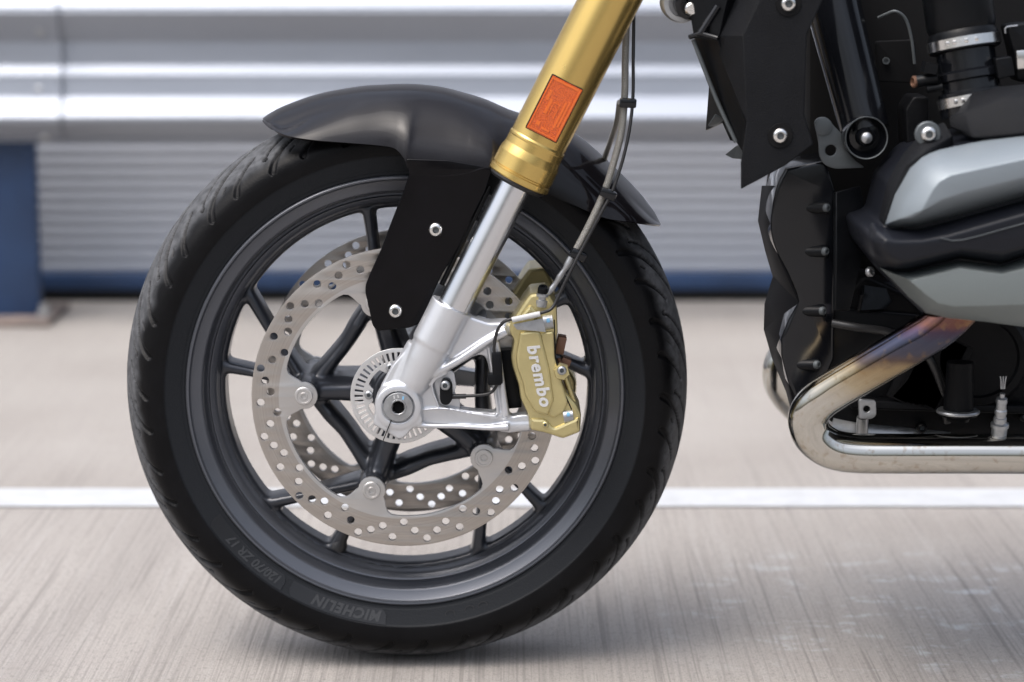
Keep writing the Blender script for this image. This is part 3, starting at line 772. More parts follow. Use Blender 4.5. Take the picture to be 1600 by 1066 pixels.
# speed sensor and its bracket
brk = plate('sensor_bracket', rounded(px2(Z1([(418, 690), (440, 660), (505, 620), (532, 632), (542, 700), (532, 735), (560, 765), (560, 812), (520, 812), (455, 800)]), -.108), .003), [], -.1085, -.104, .0006, M['silver'], bike)
sen = plate('speed_sensor', rounded(px2(Z1([(462, 690), (478, 662), (508, 662), (524, 690), (524, 765), (500, 792), (470, 785), (462, 760)]), -.113), .0045), [], -.1175, -.108, .001, M['blk_satin'], bike)
screw('sensor_screw', P(*Z1([(488, 697)])[0], -.1178), .0052, sen, M['steel_dull'])
mb = MB(); mb.tube([P(*Z1([(505, 752)])[0], -.113), P(*Z1([(590, 750)])[0], -.113)], 4.0*ms, 16); mb.build('sensor_plug', M['rubberhose'], sen)
# far fork leg, mirrored about the wheel plane
def mirrored(o, name):
    me = o.data.copy()
    for v in me.vertices: v.co.y = -v.co.y
    me.flip_normals(); me.update()
    c = bpy.data.objects.new(name, me); col.objects.link(c); c.parent = bike; return c
ft = mirrored(tube, 'fork_tube'); ft.location.x = .010; tag(ft, 'gold fork tube on the far side of the wheel')
ax_shift = P(953, 0, FY)
tag(mirrored(st, 'stanchion'), 'chrome stanchion on the far side'); tag(mirrored(clamp, 'axle_clamp'), 'silver axle clamp on the far side')
MB().tube([(WC.x, -.118, WC.z), (WC.x, .118, WC.z)], .011, 24).build('axle', M['steel_dull'], bike)

# ---- front fender
stations = [((412, 186), (411, 188), (411, 190, -.02)), ((425, 177), (424, 195), (428, 204, -.058)), ((450, 165), (446, 201), (450, 214, -.074)), ((500, 148), (492, 181), (492, 220, -.079)),
            ((560, 137), (548, 165), (545, 224, -.079)), ((600, 134), (595, 159), (594, 228, -.079)), ((622, 133), (622, 157), (618, 233, -.081)), ((640, 133), (642, 157), (632, 248, -.086)),
            ((660, 134), (662, 158), (643, 268, -.0885)), ((690, 138), (695, 162), (690, 276, -.0890)), ((725, 147), (730, 169), (728, 272, -.0890)), ((760, 158), (765, 182), (768, 262, -.0885)),
            ((800, 175), (800, 196), (800, 280, -.082)), ((850, 190), (850, 206), (850, 302, -.079)), ((900, 212), (895, 230), (895, 320, -.079)), ((953, 257), (942, 270), (945, 341, -.079)),
            ((994, 298), (987, 314), (992, 348, -.074)), ((1018, 328), (1014, 340), (1020, 352, -.05)), ((1031, 351), (1031, 352), (1031, 353, -.02))]
ND = 8
cA = cr([tuple(P(*c, 0.0)) for c, k, e in stations], ND)
wK = [min(.046, -e[2]*.62) for c, k, e in stations]
cB = cr([tuple(P(*k, -w_)) for (c, k, e), w_ in zip(stations, wK)], ND)
cE = cr([tuple(P(*e)) for c, k, e in stations], ND)
vs, fs = [], []; NT = len(cA)
for i in range(NT):
    C0, K, E_ = Vector(cA[i]), Vector(cB[i]), Vector(cE[i]); pts = []
    C0.y = 0
    ct = Vector(((C0.x+K.x)/2, K.y*.62, C0.z+(K.z-C0.z)*.12))
    for j in range(7): t = j/7; pts.append(C0*(1-t)**2+ct*2*t*(1-t)+K*t*t)
    deep_ = max(0, min(1, (K.z-E_.z-.040)/.02))
    ct = Vector((K.x+(E_.x-K.x)*.5, K.y+(E_.y-K.y)*(.80+.18*deep_), K.z+(E_.z-K.z)*(.40+.05*deep_)))
    for j in range(10): t = j/9; pts.append(K*(1-t)**2+ct*2*t*(1-t)+E_*t*t)
    vs += pts[::-1]+[Vector((q.x, -q.y, q.z)) for q in pts[1:]]
m_ = 2*17-1
for i in range(NT-1):
    for j in range(m_-1): fs.append((i*m_+j, i*m_+j+1, (i+1)*m_+j+1, (i+1)*m_+j))
mb = MB(); mb.add(vs, fs); me = bake(mb.me(), [('SOLIDIFY', dict(thickness=.0026, offset=0))])
fen = link('front_fender', me, M['fender'], bike, 50)
# side arm reaching down to the fork foot
arm = [(634, 248), (640, 270), (630, 300), (612, 345), (596, 388), (577, 430), (571, 446), (571, 458), (576, 478), (582, 508), (590, 517), (640, 512), (655, 506), (690, 430), (718, 385), (735, 345), (758, 300), (770, 262), (700, 250)]
am = plate('fender_arm', rounded(px2(arm, -.088), .003), [], -.0902, -.0865, .0012, M['fender_arm'], fen)
for a, b in ((681, 359), (618, 486)):
    screw('fender_screw', P(a, b, -.0915), .0072, fen, M['steel'], washer=0)
# far arm
fa = bpy.data.objects.new('fender_arm', am.data.copy()); col.objects.link(fa)
for v in fa.data.vertices: v.co.y = -v.co.y
fa.data.flip_normals(); fa.parent = fen; tag(fa, 'black fender arm on the far side of the wheel')
# dark strut between arm and stanchion
MB().tube([P(765, 290, -.072), P(690, 445, -.072)], 5*ms, 14).build('fender_stay', M['blk_gloss'], bike)

# ---- caliper
def Z2(l): return [(760+x/3.135, 380+y/3.135) for x, y in l]
def caliper():
    c = MB(); yf = -.118
    out = rounded(px2(Z2([(150, 345), (185, 290), (215, 250), (300, 240), (345, 315), (350, 440), (338, 505), (330, 560), (350, 640), (395, 740), (440, 790), (465, 840), (460, 925), (375, 958), (290, 930),
                  (215, 915), (207, 850), (168, 770), (158, 700), (128, 610), (120, 560), (135, 480), (112, 440), (112, 400)]), yf), .0025)
    c.mesh(plate_me(out, [], -.116, -.050, .0035, 1))
    c.mesh(plate_me(rounded(px2(Z2([(165, 440), (240, 430), (265, 440), (310, 620), (330, 770), (300, 850), (240, 830), (190, 750), (180, 690), (150, 610), (145, 560)]), yf-.005), .002), [], -.1215, -.11, .0025, 1))
    c.mesh(plate_me(rounded(px2(Z2([(260, 440), (330, 430), (335, 560), (400, 780), (380, 830), (330, 860), (300, 840)]), yf), .003), [], -.1185, -.09, .0022, 1))
    c.mesh(plate_me(rounded(px2(Z2([(215, 858), (290, 862), (330, 905), (455, 850), (460, 925), (375, 958), (290, 930), (215, 915)]), yf), .003), [], -.1195, -.09, .003, 1))
    c.mesh(plate_me(rounded(px2(Z2([(165, 355), (215, 300), (255, 340), (240, 400), (175, 405)]), yf), .003), [], -.1195, -.09, .003, 1))
    return c.me()
cal = link('brake_caliper', caliper(), M['caliper'], bike, 22)
# lettering
tme = text_me('brembo', .0132, .0006, .12, .00042, 1.16)
p0 = P(823.5, 541, -.1221); p1 = P(845, 637, -.1221)
dv = (p1-p0).normalized(); upv = Vector((0, 1, 0)).cross(dv); upv = upv if upv.x > 0 else -upv
ln = max(v.co.x for v in tme.vertices); k_ = (p1-p0).length/ln
mb = MB(); mb.add([p0+dv*v.co.x*k_+upv*(v.co.y*k_)+Vector((0, -v.co.z-.0002, 0)) for v in tme.vertices], [tuple(p.vertices) for p in tme.polygons])
mb.build('lettering', M['white'], cal, 30)
def tubepart(name, pts, r, m, parent, seg=20): return MB().tube([P(*q) for q in pts], r*ms if not isinstance(r, list) else [a*ms for a in r], seg).build(name, m, parent)
for (a, b, sz) in ((857, 503, 13.5), (888.5, 650, 12)):
    tubepart('mount_bolt', [(a-8, b+1, -.113), (a+7, b-1, -.113)], [sz*.95, sz, sz, sz*.9], M['steel_dull'], cal, 24)
    MB().tube([P(a-3, b-2, -.1133-sz*ms), P(a+2, b-2.6, -.1133-sz*ms)], 3.5*ms, 10, flat=.35, up=(0, 1, 0)).build('paint_mark', M['bluemark'], cal)
hx = P(877.5, 579, -.112)
MB().rev([(.0085, .0), (.0085, .010), (.0078, .0112), (.0052, .0114)], hx, (0, -1, 0), 6).build('bleed_boss', M['caliper'], cal, 25)
screw('bleed_screw', P(878, 579, -.1235), .0048, cal, M['steel_dull'])
tubepart('bridge_bolt', [(884, 590, -.110), (897, 628, -.108)], 4, M['caliper'], cal)
tubepart('pad_pin', [(873, 560, -.098), (887, 608, -.095)], 3.0, M['copper'], cal)
mb = MB(); mb.box(P(882, 568, -.085), (.010, .02, .014), Matrix.Rotation(.4, 3, 'Y')); mb.box(P(876, 538, -.09), (.009, .02, .018), Matrix.Rotation(.2, 3, 'Y'))
mb.build('brake_pad', M['copper'], cal, mods=[BEV(.001)])
MB().box(P(797, 590, -.078), (.018, .018, .062), Matrix.Rotation(-.1, 3, 'Y')).build('pad_carrier', M['blk_satin'], cal, mods=[BEV(.001)])
for (a, b) in ((852, 664),):
    screw('pin_head', P(a, b, -.1195), .0034, cal, M['caliper'], h=.0016)
MB().tube([P(866, 500, -.1165), P(868, 560, -.1165), P(880, 610, -.1165), P(893, 640, -.1165)], .0006, 8).build('body_seam', M['deep'], cal)
# heat shield plate and label
plate('bracket_tab', rounded(px2(Z2([(130, 398), (275, 368), (292, 436), (240, 430), (150, 424)]), -.1235), .001), [], -.1245, -.1235, .0002, M['steel_dull'], cal)
# banjo fitting
mb = MB(); q0, q1 = P(846, 476, -.112), P(848, 455, -.112)
d_ = (q1-q0).normalized(); L_ = (q1-q0).length
mb.rev([(10*ms, -.002), (11*ms, L_*.15), (11*ms, L_*.35), (8.5*ms, L_*.38), (8.5*ms, L_*.6), (11*ms, L_*.62), (11*ms, L_*.8), (9*ms, L_*.85)], q0, d_, 24)
mb.build('banjo_fitting', M['steel_dull'], cal)
MB().rev([(8.2*ms, 0), (8.2*ms, 9*ms), (7*ms, 12*ms), (3.8*ms, 12.2*ms), (3.6*ms, 10*ms), (0, 10*ms)], q1-d_*.002, d_+Vector((0, -.5, 0)), 24).build('banjo_bolt', M['blk_satin'], cal)
far = mirrored(cal, 'brake_caliper'); tag(far, 'dull gold caliper on the far side of the wheel')
mb = MB(); q0, q1 = P(850, 430, .10), P(851, 402, .10); mb.tube([q0, q1], [11*ms, 8*ms, 6*ms], 16); mb.build('bleed_nipple', M['blk_satin'], far)

# ---- hoses and cables
def path(l, n=8): return [Vector(q) for q in cr([tuple(P(*p_)) for p_ in l], n)]
hose = MB().tube(path([(979, -60, -.085), (979, 20, -.088), (977, 90, -.092), (976, 150, -.095), (971, 205, -.10), (960, 250, -.104), (946, 295, -.108), (930, 332, -.112), (912, 368, -.114), (899, 392, -.115)]), 5.6*ms, 18).build('brake_hose', M['greyhose'], bike)
mb = MB(); hp = path([(979, -60, -.085), (979, 20, -.088), (977, 90, -.092), (976, 150, -.095), (971, 205, -.10), (960, 250, -.104), (946, 295, -.108), (930, 332, -.112), (912, 368, -.114), (899, 392, -.115)], 40)
for i in range(70, len(hp)-6, 3):
    if random.random() < .72:
        t = (hp[i+1]-hp[i]).normalized(); n_ = Vector((0, 1, 0)).cross(t)
        n_ = n_ if n_.x < 0 else -n_
        for q in range(random.choice((1, 1, 2))):
            o_ = hp[i]+n_*ms*random.uniform(.6, 2.6)+Vector((0, -5.3*ms, 0)); Rt = Matrix((n_, t.cross(n_), t)).transposed()
            mb.box(o_, (ms*random.uniform(.5, 1.6), .0005, ms*random.uniform(.3, .9)), Rt)
mb.build('hose_print', M['white'], hose, None)
mb = MB(); mb.tube([P(900, 391, -.115), P(894, 402, -.115)], 6.5*ms, 18); mb.build('hose_sleeve', M['rubberhose'], hose)
mb = MB(); mb.tube(path([(893, 402, -.115), (885, 417, -.115), (875, 432, -.114), (866, 446, -.112), (856, 459, -.112)]), [6*ms, 6*ms, 4*ms, 5.2*ms, 4*ms, 5*ms, 4.2*ms], 18); mb.build('hose_end', M['steel_dull'], hose)
for (a, b, ang) in ((972, 160, 0), (944, 305, .45)):
    pass
MB().tube(path([(968, 160, -.098), (964, 190, -.07), (955, 218, -.04), (946, 244, -.01), (938, 275, .03)]), 4.6*ms, 16).build('far_brake_hose', M['greyhose'], bike)
cable = MB().tube(path([(991, -60, -.085), (990.5, 20, -.092), (989.5, 90, -.097), (989, 150, -.101), (984, 200, -.107), (973, 250, -.112), (957, 298, -.116), (938, 335, -.119), (917, 375, -.120), (901, 405, -.121), (885, 437, -.122),
             (872, 464, -.122), (862, 482, -.124), (846, 489, -.126), (820, 495, -.126), (798, 499, -.126), (785, 505, -.124), (776, 520, -.122), (772, 545, -.121), (776, 570, -.121)]), 2.6*ms, 14).build('sensor_cable', M['rubberhose'], bike)
MB().tube(path([(776, 565, -.121), (779, 580, -.120), (777, 600, -.118), (766, 614, -.116), (745, 618, -.114), (722, 619, -.113)]), 2.5*ms, 14).build('sensor_cable', M['rubberhose'], bike)
mb = MB(); mb.tube([P(800, 500, -.1275), P(844, 490.5, -.1275)], 4.4*ms, 16, flat=.8, up=(0, 1, 0)); mb.build('cable_label', M['white'], cable)
mb = MB(); mb.box(P(777, 575, -.122), (.010, .010, .032), Matrix.Rotation(-.05, 3, 'Y')); mb.box(P(773, 592, -.122), (.014, .010, .012)); mb.build('cable_connector', M['blk_satin'], cable, mods=[BEV(.0015)])
for (a, b, ang) in ((981, 161, 0.05), (950, 303, .45), (904, 398, .5)):
    mb = MB(); mb.box(P(a, b, -.100 if b < 200 else -.115), (.0170, .0115, .0095), Matrix.Rotation(ang, 3, 'Y')); mb.build('cable_clip', M['blk_gloss'], cable, mods=[BEV(.002)])

# ================================================================== engine side of the bike
# ---- bulk of engine and frame behind everything, interior shade put into its black
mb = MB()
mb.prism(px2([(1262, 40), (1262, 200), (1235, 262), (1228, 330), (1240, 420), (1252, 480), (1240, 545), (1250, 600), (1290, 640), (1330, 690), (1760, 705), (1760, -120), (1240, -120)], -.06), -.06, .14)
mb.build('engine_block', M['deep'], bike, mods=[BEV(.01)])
plate('crankcase', rounded(px2([(1310, 470), (1350, 430), (1420, 460), (1470, 520), (1760, 530), (1760, 672), (1690, 690), (1420, 682), (1345, 690), (1290, 655), (1285, 560)], -.13), .01), [], -.13, -.055, .006, M['engine'], bike)
# round cover low on the crankcase
c = P(1530, 560, -.15)
MB().rev([(.052, 0), (.052, .016), (.047, .022), (.040, .023), (.038, .020), (0, .020)], c+Vector((0, .02, 0)), (0, -1, 0), 64).build('crankcase_cover', M['engine'], bike)
plate('crankcase_rib', rounded(px2([(1330, 625), (1760, 640), (1760, 652), (1330, 640)], -.15), .001), [], -.15, -.12, .002, M['engine'], bike)
fin = MB()
for k in range(7):
    a, b = P(1452+k*9, 520+k*3, -.150), P(1400+k*9, 625+k*2, -.150); d_ = b-a; L_ = d_.length
    fin.box((a+b)/2, (.0022, .022, L_), d_.to_track_quat('Z', 'Y').to_matrix())
fin.build('crankcase_fin', M['engine'], bike, mods=[BEV(.0006)])
for (a, b) in ((1398, 540), (1600, 650), (1440, 668), (1560, 655)):
    screw('crankcase_bolt', P(a, b, -.138), .0058, bike, M['engine'], h=.006)
MB().tube(path([(1300, 505, -.16), (1340, 512, -.165), (1390, 520, -.16), (1440, 545, -.155), (1470, 600, -.15), (1480, 660, -.14)], 8), .0042, 12).build('wiring_loom', M['rubberhose'], bike)
# drain bolt
mb = MB(); q = P(1497, 652, -.17); mb.rev([(.0105, 0), (.0115, .003), (.0105, .005), (.019, .006), (.0195, .009), (.0150, .012), (.013, .06)], q-Vector((0, 0, .004)), (0, 0, 1), 28); mb.build('drain_bolt', M['engine'], bike)
MB().rev([(.021, 0), (.0215, .0015), (.0205, .003)], P(1497, 645, -.172), (0, 0, 1), 28).build('drain_washer', M['steel_dull'], bike)

# ---- front covers below the radiator
fc_out = [(1228, 262), (1214, 290), (1206, 330), (1205, 362), (1213, 392), (1230, 425), (1243, 455), (1248, 472), (1232, 500), (1221, 528), (1221, 556), (1232, 600), (1250, 640), (1270, 640), (1304, 560), (1306, 300), (1290, 250)]
cov = plate('engine_front_cover', px2(cr(fc_out[:8], 5)+fc_out[8:], -.145), [], -.146, -.07, .004, M['blk_gloss'], bike)
for (a, b) in ((1292, 325), (1290, 393), (1286, 486), (1277, 570)):
    mb = MB(); q0, q1 = P(a-38, b, -.140), P(a+2, b, -.149)
    mb.tube([q0, q0.lerp(q1, .35), q0.lerp(q1, .7), q1], [6*ms, 8.5*ms, 9*ms, 9*ms], 20); mb.build('screw_boss', M['blk_satin'], cov)
    screw('cover_screw', P(a, b, -.1535), .0042, cov, M['bracket'], axis=(.9, -1, 0))
# left skirt of the cover, turned toward the wheel
facets('engine_side_skirt', [(1214, 290, -.143), (1204, 350, -.143), (1216, 402, -.143), (1247, 472, -.143), (1222, 528, -.143), (1222, 560, -.143), (1240, 632, -.143),
                            (1190, 290, -.06), (1184, 345, -.05), (1196, 395, -.05), (1207, 432, -.05), (1194, 475, -.05), (1193, 515, -.05), (1206, 560, -.06), (1228, 612, -.08), (1238, 650, -.12)],
       [(0, 1, 8, 7), (1, 2, 9, 8), (2, 3, 10, 9), (3, 11, 10), (3, 4, 12, 11), (4, 5, 13, 12), (5, 6, 14, 13), (6, 15, 14)], .003, .0008, M['skirt'], bike, 60)
# angular panels right of the cover
facets('engine_side_panel', [(1306, 300, -.150), (1345, 290, -.14), (1362, 378, -.14), (1348, 402, -.16), (1306, 412, -.170), (1304, 486, -.168), (1328, 486, -.168)],
       [(0, 1, 2, 3, 4), (4, 3, 6, 5)], .006, .0012, M['blk_satin'], bike, 20)
facets('engine_lower_panel', [(1350, 440, -.12), (1420, 440, -.10), (1440, 482, -.10), (1344, 486, -.15), (1350, 460, -.16)], [(0, 1, 2, 3, 4)], .006, .001, M['blk_satin'], bike, 20)
screw('panel_screw', P(1360, 425, -.165), .0052, bike, M['steel_dull'], axis=(.8, -1, .2))
plate('lower_belly', rounded(px2([(1222, 520), (1250, 480), (1302, 480), (1440, 492), (1300, 600), (1262, 640), (1240, 612), (1226, 570)], -.135), .004), [], -.137, -.07, .003, M['blk_satin'], bike)

# ---- radiator and its shroud
facets('radiator', [(1064, -60, -.16), (1150, -60, -.17), (1122, 62, -.175), (1165, 190, -.18), (1160, 240, -.17), (1150, 222, -.16), (1118, 152, -.15), (1084, 62, -.15)],
       [(0, 1, 2, 7), (7, 2, 3, 4, 5, 6)], .03, .0015, M['blk_satin'], bike, 20)
MB().tube(path([(1083, 62, -.158), (1118, 152, -.158), (1150, 222, -.165)], 4), 3.4*ms, 12).build('radiator_edge', M['steel_dull'] if False else M['bracket'], bike)
mb = MB(); mb.tube([P(1078, 58, -.16), P(1095, 52, -.17), P(1122, 60, -.18)], 4*ms, 12); mb.tube([P(1095, 52, -.17), P(1122, 10, -.17)], 6*ms, 12); mb.build('radiator_bracket', M['blk_gloss'], bike)
facets('air_deflector', [(1108, 125, -.05), (1102, 204, -.05), (1128, 192, -.08), (1140, 220, -.10), (1152, 222, -.10), (1132, 180, -.10)], [(0, 1, 2, 5), (5, 2, 3, 4)], .004, .001, M['blk_satin'], bike, 20)
facets('air_deflector', [(1107, 198, -.085), (1118, 180, -.10), (1132, 188, -.09), (1118, 198, -.07)], [(0, 1, 2, 3)], .002, .0006, M['bracket'], bike, 20)
facets('air_deflector', [(1132, 242, -.12), (1150, 228, -.14), (1160, 226, -.16), (1160, 250, -.15), (1145, 248, -.12)], [(0, 1, 2, 3, 4)], .004, .001, M['bracket'], bike, 20)
YS = -.208
shr = facets('radiator_shroud', [
    (1154, -90, -.150), (1147, 0, -.160), (1120, 56, -.168), (1121, 80, -.170), (1161, 176, -.196),
    (1212, -90, YS), (1187, 0, YS), (1160, 56, YS), (1166, 190, YS), (1158, 254, YS), (1158, 296, YS),
    (1227, 259, YS), (1271, 226, YS), (1257, 178, YS), (1261, 54, YS), (1286, 0, YS), (1310, -90, YS)],
    [(0, 5, 6, 1), (1, 6, 7, 2), (2, 7, 3), (3, 7, 8, 4), (5, 16, 15, 14, 13, 12, 11, 10, 9, 8, 7, 6)],
    .004, .0014, M['blk_matte'], bike, 14)
def cupscrew(a, b, Y, r=.0075):
    screw('shroud_screw', P(a, b, Y), r, shr, M['steel'])
    MB().rev([(r*1.10, .001), (r*1.55, .001), (r*1.6, .0004), (r*1.6, -.004)], P(a, b, Y), (0, -1, 0), 32).build('screw_cup', M['deep'], shr)
cupscrew(1232, 6, -.2083); cupscrew(1219, 212, -.2083)
# clamp at the top left of the radiator
q = P(1062, 2, -.13)
MB().rev([(.020, 0), (.020, .012), (.018, .015), (.0135, .015), (.013, .008), (0, .008)], q, (.1, -1, -.1), 36).build('hose_clamp', M['steel_dull'], bike)
q = P(1076, 4, -.14)
MB().rev([(.0155, 0), (.0155, .012), (.0125, .014), (.011, .014), (.0105, .006)], q, (.1, -1, -.1), 36).build('rubber_bush', M['blk_gloss'], bike)
MB().rev([(.0065, 0), (.0065, .017), (.0050, .019), (0, .0192)], q+Vector((0, 0, -.004)), (.1, -1, -.1), 24).build('clamp_bolt', M['steel'], bike)

# ---- frame tube, end ring and grey bracket
fr_ = MB().tube([P(1282, -90, -.10), P(1305, 20, -.115), P(1352, 205, -.145)], [.028, .027, .024], 40).build('frame_tube', M['blk_gloss'], bike)
mb = MB(); q = P(1353, 215, -.172)
k31 = 34*S(1353, 215, -.16)
mb.rev([(k31*.9, .035), (k31, .03), (k31, -.002), (k31*.96, -.0045), (k31*.91, -.003), (k31*.88, .006), (k31*.70, .009), (k31*.45, .008), (k31*.43, -.002), (k31*.36, -.004), (k31*.30, -.001), (0, -.001)], q, (0, 1, 0), 56)
rg = mb.build('frame_end_cup', M['blk_gloss'], fr_, 40)
MB().rev([(k31*.985, -.0032), (k31*.965, -.0052), (k31*.93, -.0048), (k31*.92, -.003)], q, (0, 1, 0), 56, closed=True).build('ring_edge', M['bracket'], fr_)
MB().rev([(k31*.27, 0), (k31*.25, .006), (k31*.12, .008), (0, .0082)], q+Vector((0, .0, 0)), (0, -1, 0), 20).build('frame_bolt', M['steel_dull'], fr_)
bl = [(1272, 190), (1280, 183), (1292, 183), (1302, 196), (1317, 211), (1320, 232), (1335, 250), (1352, 262), (1305, 264), (1288, 258), (1280, 244), (1279, 222)]
hc = P(1298, 235, -.15)
plate('engine_bracket', rounded(px2(bl, -.15), .004), [circ(hc.x, hc.z, .0056, 20)], -.152, -.147, .0008, M['bracket'], bike)
MB().rev([(.0085, 0), (.0085, .0015), (.006, .0022), (0, .0022)], P(1287, 198, -.152), (0, -1, 0), 24).build('bracket_bolt', M['bracket'], bike)
# wiring and small fixings deeper in the frame
MB().tube(path([(1372, 28, -.11), (1385, 22, -.115), (1400, 18, -.12), (1415, 30, -.12), (1424, 60, -.12), (1429, 100, -.12)], 8), 2.4*ms, 10).build('wire', M['bracket'], bike)
MB().rev([(.0036, 0), (.0036, .003), (.0022, .003), (.0020, .0005), (0, .0005)], P(1384, 95, -.10), (0, -1, 0), 20).build('frame_screw', M['bracket'], bike)
plate('frame_plate', rounded(px2([(1368, 65), (1430, 62), (1432, 130), (1372, 128)], -.095), .003), [], -.097, -.085, .001, M['deep'], bike)
MB().box(P(1288, 3, -.12), (.004, .002, .006)).build('wire_tag', M['green'], bike)
MB().box(P(1291, 20, -.12), (.005, .002, .0012)).build('wire_tag', M['white'], bike)

# ---- intake boot, clamps and throttle body
ia = P(1494, -60, -.20); ib = P(1510, 72, -.20); idr = (ib-ia).normalized(); idr = (idr+Vector((0, -.16, 0))).normalized()
sq_ = S(1505, 70, -.2)
o_ = P(1511, 100, -.20)
def it(pyd): return -pyd*sq_
mb = MB(); mb.rev([(54*sq_, -210*sq_), (54*sq_, -60*sq_), (51*sq_, -52*sq_), (54.5*sq_, -46*sq_), (55*sq_, -22*sq_), (50*sq_, -20*sq_)], o_, idr, 64)
boot = mb.build('intake_boot', M['blk_satin'], bike)
def hose_clip(dist, rad, name='hose_clamp'):
    mb = MB(); mb.rev([(rad*sq_, (dist-8)*sq_), ((rad+1.6)*sq_, (dist-7.5)*sq_), ((rad+1.6)*sq_, (dist+7.5)*sq_), (rad*sq_, (dist+8)*sq_)], o_, idr, 80)
    o = mb.build(name, M['steel'], boot, 30)
    u = idr.orthogonal().normalized(); v_ = idr.cross(u)
    mb = MB()
    for k, px_ in enumerate((-34, -24, -6, 10)):
        dx = Vector((px_*sq_, 0, 0)); yy = -math.sqrt(max(0, (rad+1.6)**2-px_**2))*sq_
        base_ = o_+idr*dist*sq_; 
        q = base_+dx+Vector((0, yy, 0)); q = q-idr*((q-base_).dot(idr))
        mb.box(q, (6*sq_, 4*sq_, 7*sq_), None)
    mb.build('clamp_lug', M['steel'], o, mods=[BEV(.0006)])
    return o
hose_clip(-32, 55.5)
mb = MB(); mb.rev([(46*sq_, -26*sq_), (46*sq_, 10*sq_), (50*sq_, 14*sq_), (50*sq_, 24*sq_), (46*sq_, 27*sq_), (46*sq_, 42*sq_), (52*sq_, 44*sq_), (52*sq_, 80*sq_)], o_, idr, 64)
thr = mb.build('throttle_body', M['blk_gloss'], bike)
hose_clip(58, 53)
mb = MB()
mb.tube([P(1430, 128, -.21), P(1466, 122, -.215)], 9*sq_, 20); mb.tube([P(1448, 140, -.215), P(1472, 136, -.215)], 6*sq_, 16)
mb.box(P(1452, 106, -.215), (.012, .02, .010), Matrix.Rotation(.2, 3, 'Y'))
mb.build('throttle_spigot', M['blk_satin'], bike, mods=None)
MB().rev([(9.6*sq_, 0), (9.6*sq_, .002), (7*sq_, .003), (5.5*sq_, -.002)], P(1430, 128, -.21), (-1, -.25, 0), 20).build('brass_insert', M['copper'], bike)
plate('intake_bracket', rounded(px2([(1555, 92), (1580, 88), (1586, 118), (1560, 124)], -.23), .002), [], -.232, -.21, .001, M['blk_satin'], bike)
plate('fuel_rail', rounded(px2([(1572, 40), (1598, 36), (1610, 36), (1700, 30), (1700, 128), (1588, 128), (1583, 85)], -.21), .004), [], -.215, -.18, .002, M['blk_satin'], bike)
mb = MB(); mb.box(P(1598, 93, -.225), (.0125, .008, .018), Matrix.Rotation(-.1, 3, 'Y')); mb.build('fuel_clip', M['steel'], bike, mods=[BEV(.001)])
mb = MB(); mb.tube(path([(1571, 52, -.22), (1572, 43, -.22), (1590, 40, -.22)], 5), 1.2*ms, 8); mb.build('wire_clip', M['steel_dull'], bike)

# ---- cylinder head
facets('cylinder_top_cover', [(1493, 178, -.235), (1520, 143, -.240), (1560, 134, -.24), (1700, 120, -.24), (1700, 148, -.272), (1570, 152, -.272), (1510, 175, -.268), (1478, 186, -.262),
                     (1484, 200, -.255), (1520, 216, -.285), (1600, 208, -.30), (1700, 190, -.30)],
       [(0, 1, 6, 7), (1, 2, 5, 6), (2, 3, 4, 5), (7, 6, 9, 8), (6, 5, 10, 9), (5, 4, 11, 10)], .02, .003, M['blk_matte'], bike, 30)
facets('cylinder_flange', [(1372, 345, -.255), (1385, 285, -.255), (1410, 240, -.255), (1440, 205, -.255), (1475, 188, -.25), (1490, 212, -.27), (1440, 240, -.29), (1415, 258, -.29), (1395, 300, -.29), (1378, 350, -.29)],
       [(0, 1, 8, 9), (1, 2, 7, 8), (2, 3, 6, 7), (3, 4, 5, 6)], .02, .003, M['blk_matte'], bike, 30)
mb = MB(); c = P(1450, 210, -.272); mb.rev([(.012, -.004), (.012, 0), (.011, .001)], c, (0, -1, 0), 28); mb.build('flange_washer', M['bracket'], bike)
screw('flange_screw', P(1451, 210, -.2735), .0074, bike, M['steel'])
plate('cylinder_finning', rounded(px2([(1425, 150), (1448, 150), (1450, 220), (1415, 235), (1412, 170)], -.16), .003), [], -.17, -.12, .002, M['engine'], bike)

def shell(name, rings, m, parent, closed_mid=True, thick=None, sub=2):
    """rings of pixel points with their own depth, first outermost; bridged into a domed cover"""
    n = len(rings[0]); vs = [P(*q) for r in rings for q in r]; fs = []
    for i in range(len(rings)-1):
        for k in range(n):
            k2 = (k+1) % n; fs.append((i*n+k, i*n+k2, (i+1)*n+k2, (i+1)*n+k))
    fs.append(tuple((len(rings)-1)*n+k for k in range(n)))
    me = bpy.data.meshes.new('s'); me.from_pydata([tuple(v) for v in vs], [], fs)
    bm = bmesh.new(); bm.from_mesh(me); bmesh.ops.recalc_face_normals(bm, faces=bm.faces)
    if sum(f.normal.y*f.calc_area() for f in bm.faces) > 0: bmesh.ops.reverse_faces(bm, faces=bm.faces)
    bm.to_mesh(me); bm.free()
    me = bake(me, [BEV(.004, 3)])
    return link(name, me, m, parent, 40)
def ringpts(l, Y): return [(a, b, Y) if len((a, b)) == 2 else 0 for a, b in l]
